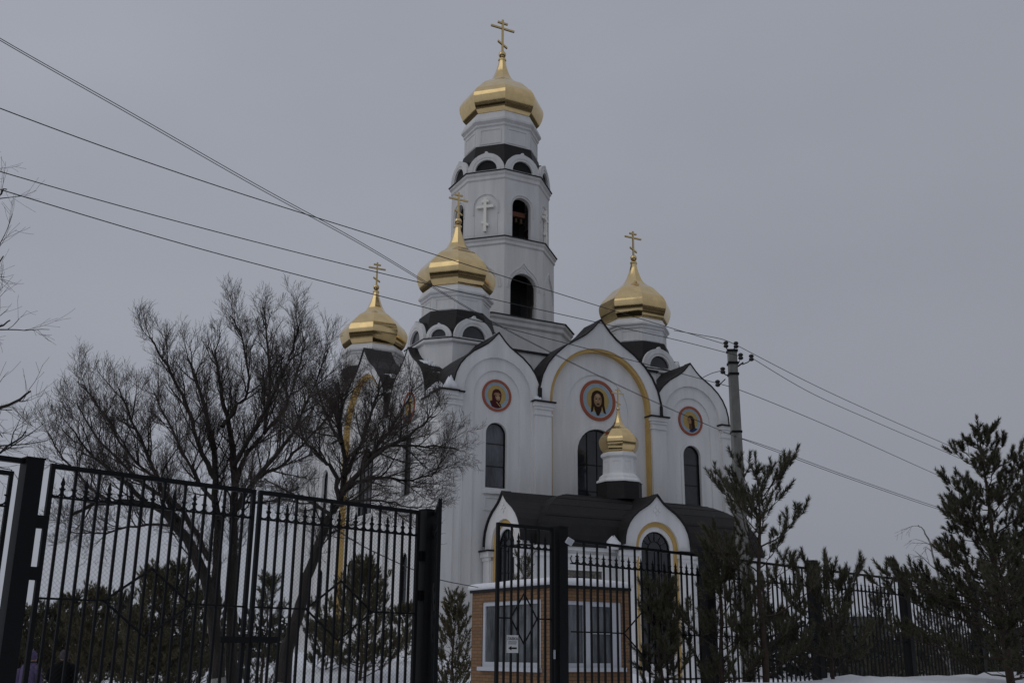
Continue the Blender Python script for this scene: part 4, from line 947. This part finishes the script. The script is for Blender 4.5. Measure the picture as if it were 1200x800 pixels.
pine('pine_tree', 'dim pine far behind the last fence panels', 1095, 690, 30, 1.1, 61, dens=1.0, nl=.09, nw=.008, shootn=24, twig=.22, sl=.24)
# slim birch by the fence
bb = at(1113, 850, 21.0); bb[2] = gz(bb[0], bb[1])-.1
br = grow_tree('birch_sapling', 'slim birch sapling with drooping twigs by the fence', [([bb]+pl(21, [(1112, 770), (1106, 720), (1096, 660), (1085, 625), (1076, 615)]), .045, .008, .3)], 71, levels=3, dens=.6, up=-.28, lenk=.6)
for c in br.children:
    if c.name.startswith('trunk'): c.data.materials[0] = M['birch']

# ------------------------------------------------------------ pole and wires
pt = at(856.5, 410, 20.0); pb = np.array([pt[0]+.02, 20.0, gz(pt[0], 20.0)])
pole = empty('utility_pole', tuple(pb)); tag(pole, 'grey concrete utility pole with dark insulators', 'pole')
hp = pt[2]-pb[2]
MB().loft([[(x*w_, y*w_, z) for x, y in ((1, -.8), (1, .8), (.8, 1), (-.8, 1), (-1, .8), (-1, -.8), (-.8, -1), (.8, -1))] for w_, z in ((.125, -.3), (.082, hp))]).build('shaft', 'concrete', pole)
for k, z in enumerate((hp-.02, hp-.27, hp-.49)): MB().box(-.098, .098, -.098, .098, z-.03, z+.015).build('clamp_band', 'iron', pole)
MB().box(-.1, .1, -.1, .1, hp-1.66, hp-1.62).build('clamp_band', 'iron', pole)
ins = []
def insulator(px, py, foot, Y=19.95):
    p = at(px, py, Y)-pb; f = at(*foot, Y)-pb
    MB().tube([f, f+(p-f)*.6+np.array([0, 0, -.035]), p+np.array([0, 0, -.03])], .011, 6).build('bracket', 'iron', pole)
    r = .052; prof = ((.35, -.07), (.85, -.055), (1.0, -.03), (.8, -.01), (.55, 0), (.8, .012), (1, .03), (.8, .055), (.4, .068))
    MB().loft([[(p[0]+r*q*math.cos(2*PI*k/12), p[1]+r*q*math.sin(2*PI*k/12), p[2]+z) for k in range(12)] for q, z in prof]).build('insulator', 'porcelain', pole, smooth=True)
    ins.append(p+pb); return p+pb
i1 = insulator(850.7, 403.5, (853.5, 412)); i2 = insulator(862.5, 404, (855, 412)); i3 = insulator(868, 417.5, (862, 431)); i4 = insulator(880.5, 419, (870, 427)); i5 = insulator(847, 434, (853, 440)); i6 = insulator(841, 449, (850, 444))
MB().tube([at(861, 432, 19.95)-pb, at(871, 424.5, 19.95)-pb], .016, 6).build('bracket', 'iron', pole)
def wire(label, pts, r=.0065, name='power_cable'):
    P = [np.array(p, float) for p in pts]; Q = []
    for i in range(len(P)-1):
        a, b, c, d = P[max(i-1, 0)], P[i], P[i+1], P[min(i+2, len(P)-1)]
        for j in range(10):
            t = j/10; Q.append(.5*((2*b)+(c-a)*t+(2*a-5*b+4*c-d)*t*t+(3*b-a-3*c+d)*t**3))
    Q.append(P[-1]); tag(MB().tube(Q, r, 5).build(name, 'cable', recalc=False), label, 'cable', 'overhead cables')
def ext(a, b, k): return b+(b-a)*k
def wl(end, pix, far_px, more=2.2):
    """cable from the pole to the left; its distance falls evenly towards the street side"""
    return [end]+pix
def onD(px, py, h): d = ray(px, py); t = (h-EYE)/d[2]; return np.array([d[0]*t, d[1]*t, h])
wire('upper single cable spanning from the pole insulator over the bare tree', [i1, onD(700, 358, 7.33), onD(480, 289, 7.17), onD(240, 213, 7.17), onD(0, 127, 7.3), onD(-260, 20, 7.55)])
wire('middle of the three single cables left of the pole', [i3, onD(792, 398, 7.22), onD(692, 376, 7.08), onD(480, 328, 6.95), onD(240, 268, 6.95), onD(0, 201, 7.1), onD(-260, 120, 7.35)])
wire('lowest of the three single cables left of the pole', [i6, onD(740, 422, 6.78), onD(640, 396, 6.66), onD(480, 355.6, 6.55), onD(240, 293, 6.55), onD(0, 222, 6.7), onD(-260, 140, 6.95)])
pl_ = at(861, 511, 19.9)
for k, off in ((0, 0), (1, 2.5)):
    wire(['steep service cable falling across the front facade', 'twin of the steep cable, a hand below it'][k], [pl_, onD(790, 480.5+off*.3, 5.62), onD(698, 438+off*.4, 5.58), onD(576, 376+off*.5, 5.62), onD(430, 288+off, 5.72), onD(300, 216+off*1.2, 5.85), onD(150, 130+off*1.2, 6.1), onD(0, 45+off, 6.4), onD(-140, -40+off, 6.7)], .0035)
wire('upper cable running right from the pole top', [i2, onD(950, 449, 7.15), onD(1030, 486, 6.9), onD(1115, 523, 6.75), onD(1200, 559, 6.7), onD(1300, 600, 6.8)])
wire('second cable running right, just under the upper one', [i4, onD(950, 460, 6.95), onD(1030, 496, 6.75), onD(1115, 532.5, 6.6), onD(1200, 570, 6.55), onD(1300, 610, 6.6)])
wire('third cable running right from the lower insulator', [i6, onD(870, 458, 6.62), onD(935, 484, 6.45), onD(1000, 512, 6.3), onD(1098, 556, 6.15), onD(1200, 600, 6.1), onD(1300, 640, 6.15)])
for k, off in ((0, 0), (1, 2.2)):
    wire(['low service cable running right from the pole shaft', 'twin of the low cable running right'][k], [pl_, onD(905, 525+off, 5.5), onD(1000, 560+off, 5.2), onD(1115, 599+off, 5.0), onD(1250, 640+off, 5.0)], .006)
wire('jumper loop joining two insulators at the pole top', [i2, at(845, 397, 19.9), at(815, 391.5, 19.7), at(790, 387, 19.4)], .007)
wire('short stub wire tied from the side insulator to a cable', [i5, at(835, 437, 19.6), at(824, 442, 19.3)], .007)
wire('thin cable sagging through the gate to the kiosk roof', [at(386, 615, 16.7), at(430, 642, 18.5), at(491, 670, 21.5), at(516, 679, 23), at(545, 685, 25.5), at(562, 688, 27.2)], .010, 'service_cable')

# ------------------------------------------------------------ distant house and hedge
hs_ = empty('distant_house', (24.0, 76, gz(24, 76)), -.2); tag(hs_, 'grey house far behind the fence', 'house')
zt = at(995, 734, 76)[2]-hs_.location.z
MB().box(-1.6, 1.7, -2.5, 2.5, -.3, zt).build('wall', 'greywall', hs_)
MB().loft([[(-1.8, -2.7, zt), (1.9, -2.7, zt), (1.9, 2.7, zt), (-1.8, 2.7, zt)], [(-1.8, -.05, zt+.7), (1.9, -.05, zt+.7), (1.9, .05, zt+.7), (-1.8, .05, zt+.7)]]).build('roof', 'greyroof', hs_)
MB().box(-.4, .4, -2.54, -2.48, 1.0, 2.0).build('window', 'frame', hs_)
def shrubs(name, label, x0, x1, y0, y1, h, n, seed, mat='foliagefar'):
    rr = np.random.RandomState(seed); V = []; N = n
    x = rr.uniform(x0, x1, N); y = rr.uniform(y0, y1, N); hh = np.array([h*(.55+.9*vnoise(a*.35, b*.35, seed)) for a, b in zip(x, y)])
    z = np.array([gz(a, b) for a, b in zip(x, y)])+hh*rr.rand(N)**.8
    A = np.empty((N*3, 3)); c = np.stack([x, y, z], 1); s = .22 if h < 5 else .8
    for k in range(3): A[k::3] = c+rr.randn(N, 3)*s
    me = bpy.data.meshes.new(name); me.from_pydata(A.tolist(), [], [(i, i+1, i+2) for i in range(0, 3*N, 3)]); me.materials.append(M[mat])
    tag(inst(name, me), label, 'thicket', kind='stuff')
shrubs('thicket', 'dark thicket far behind the right hand fence', 12, 70, 62, 74, 2.6, 9000, 1)
shrubs('thicket', 'dark thicket on the horizon behind the young pines', -75, -16, 78, 92, 2.6, 10000, 2)

# ------------------------------------------------------------ people
def person(px, Y, hgt, heading, label, coatmat, hatmat, name='person', hood=False):
    p = at(px, 770, Y); base = gz(p[0], p[1]); top = at(px, 761.5, Y)[2]; k = hgt/1.7
    base = min(base, top-hgt)
    root = empty(name, (p[0], p[1], base), heading); tag(root, label, 'person')
    # one continuous body from a skinned skeleton
    J = [(0, 0, .95), (0, 0, 1.12), (0, 0, 1.32), (0, .02, 1.45), (0, .03, 1.55), (0, .03, 1.63),
         (.09, 0, .90), (.10, .02, .50), (.10, -.02, .09), (.11, .12, .05), (-.09, 0, .90), (-.10, .0, .50), (-.10, -.03, .09), (-.11, .11, .05),
         (.18, 0, 1.38), (.24, -.03, 1.12), (.15, .16, 1.02), (.08, .20, 1.03), (-.18, 0, 1.38), (-.24, -.03, 1.12), (-.15, .16, 1.02), (-.08, .20, 1.03)]
    E_ = [(0, 1), (1, 2), (2, 3), (3, 4), (4, 5), (0, 6), (6, 7), (7, 8), (8, 9), (0, 10), (10, 11), (11, 12), (12, 13), (2, 14), (14, 15), (15, 16), (16, 17), (2, 18), (18, 19), (19, 20), (20, 21)]
    Rr = [.15, .14, .15, .06, .085, .08, .09, .065, .045, .04, .09, .065, .045, .04, .065, .05, .04, .035, .065, .05, .04, .035]
    me = bpy.data.meshes.new('body'); me.from_pydata([tuple(c*k for c in j) for j in J], E_, []); me.materials.append(M['trouser'])
    o = inst('body', me, root); sm = o.modifiers.new('skin', 'SKIN'); o.modifiers.new('sub', 'SUBSURF').levels = 1; o.modifiers['sub'].render_levels = 1
    for i, r in enumerate(Rr): me.skin_vertices[0].data[i].radius = (r*k, r*k)
    me.skin_vertices[0].data[0].use_root = True
    def ring(cx, cy, z, rx, ry, n=16): return [((cx+rx*math.cos(2*PI*i/n))*k, (cy+ry*math.sin(2*PI*i/n))*k, z*k) for i in range(n)]
    c = MB(); c.loft([ring(0, 0, .55, .25, .20), ring(0, 0, .75, .24, .19), ring(0, 0, .98, .215, .165), ring(0, 0, 1.15, .215, .16), ring(0, .005, 1.32, .225, .155), ring(0, .01, 1.40, .20, .13), ring(0, .02, 1.46, .10, .09)])
    for s in (1, -1): c.tube([np.array(q)*k for q in ((s*.17, 0, 1.38), (s*.235, -.02, 1.30), (s*.275, -.04, 1.12), (s*.20, .12, 1.02), (s*.10, .22, 1.03))], [.075*k, .085*k, .075*k, .062*k, .055*k], 10)
    c.build('coat', coatmat, root, smooth=True)
    hd = MB(); hd.loft([ring(0, .03, 1.47+.0, .05, .055), ring(0, .035, 1.50, .078, .09), ring(0, .03, 1.57, .088, .10), ring(0, .02, 1.63, .084, .095), ring(0, .015, 1.68, .05, .06)]); hd.build('head', 'skin', root, smooth=True)
    ht = MB(); ht.loft([ring(0, .0, 1.52, .088, .092), ring(0, .005, 1.545, .100, .108), ring(0, .01, 1.60, .102, .112), ring(0, .01, 1.66, .088, .098), ring(0, .01, 1.70, .055, .06), ring(0, .01, 1.715, .015, .015)])
    ht.build('hood' if hood else 'knit_hat', hatmat, root, smooth=True)
person(75, 24.0, 1.66, .15, 'person in a black coat and grey knit hat seen from behind', 'blackcoat', 'knit')
person(37, 22.5, 1.62, -.3, 'person in a lilac coat half hidden by the gate post', 'lilac', 'lilac', hood=True)
shrubs('wood', 'dark belt of trees across the street from the church', -160, 160, -86, -58, 9.0, 26000, 5)
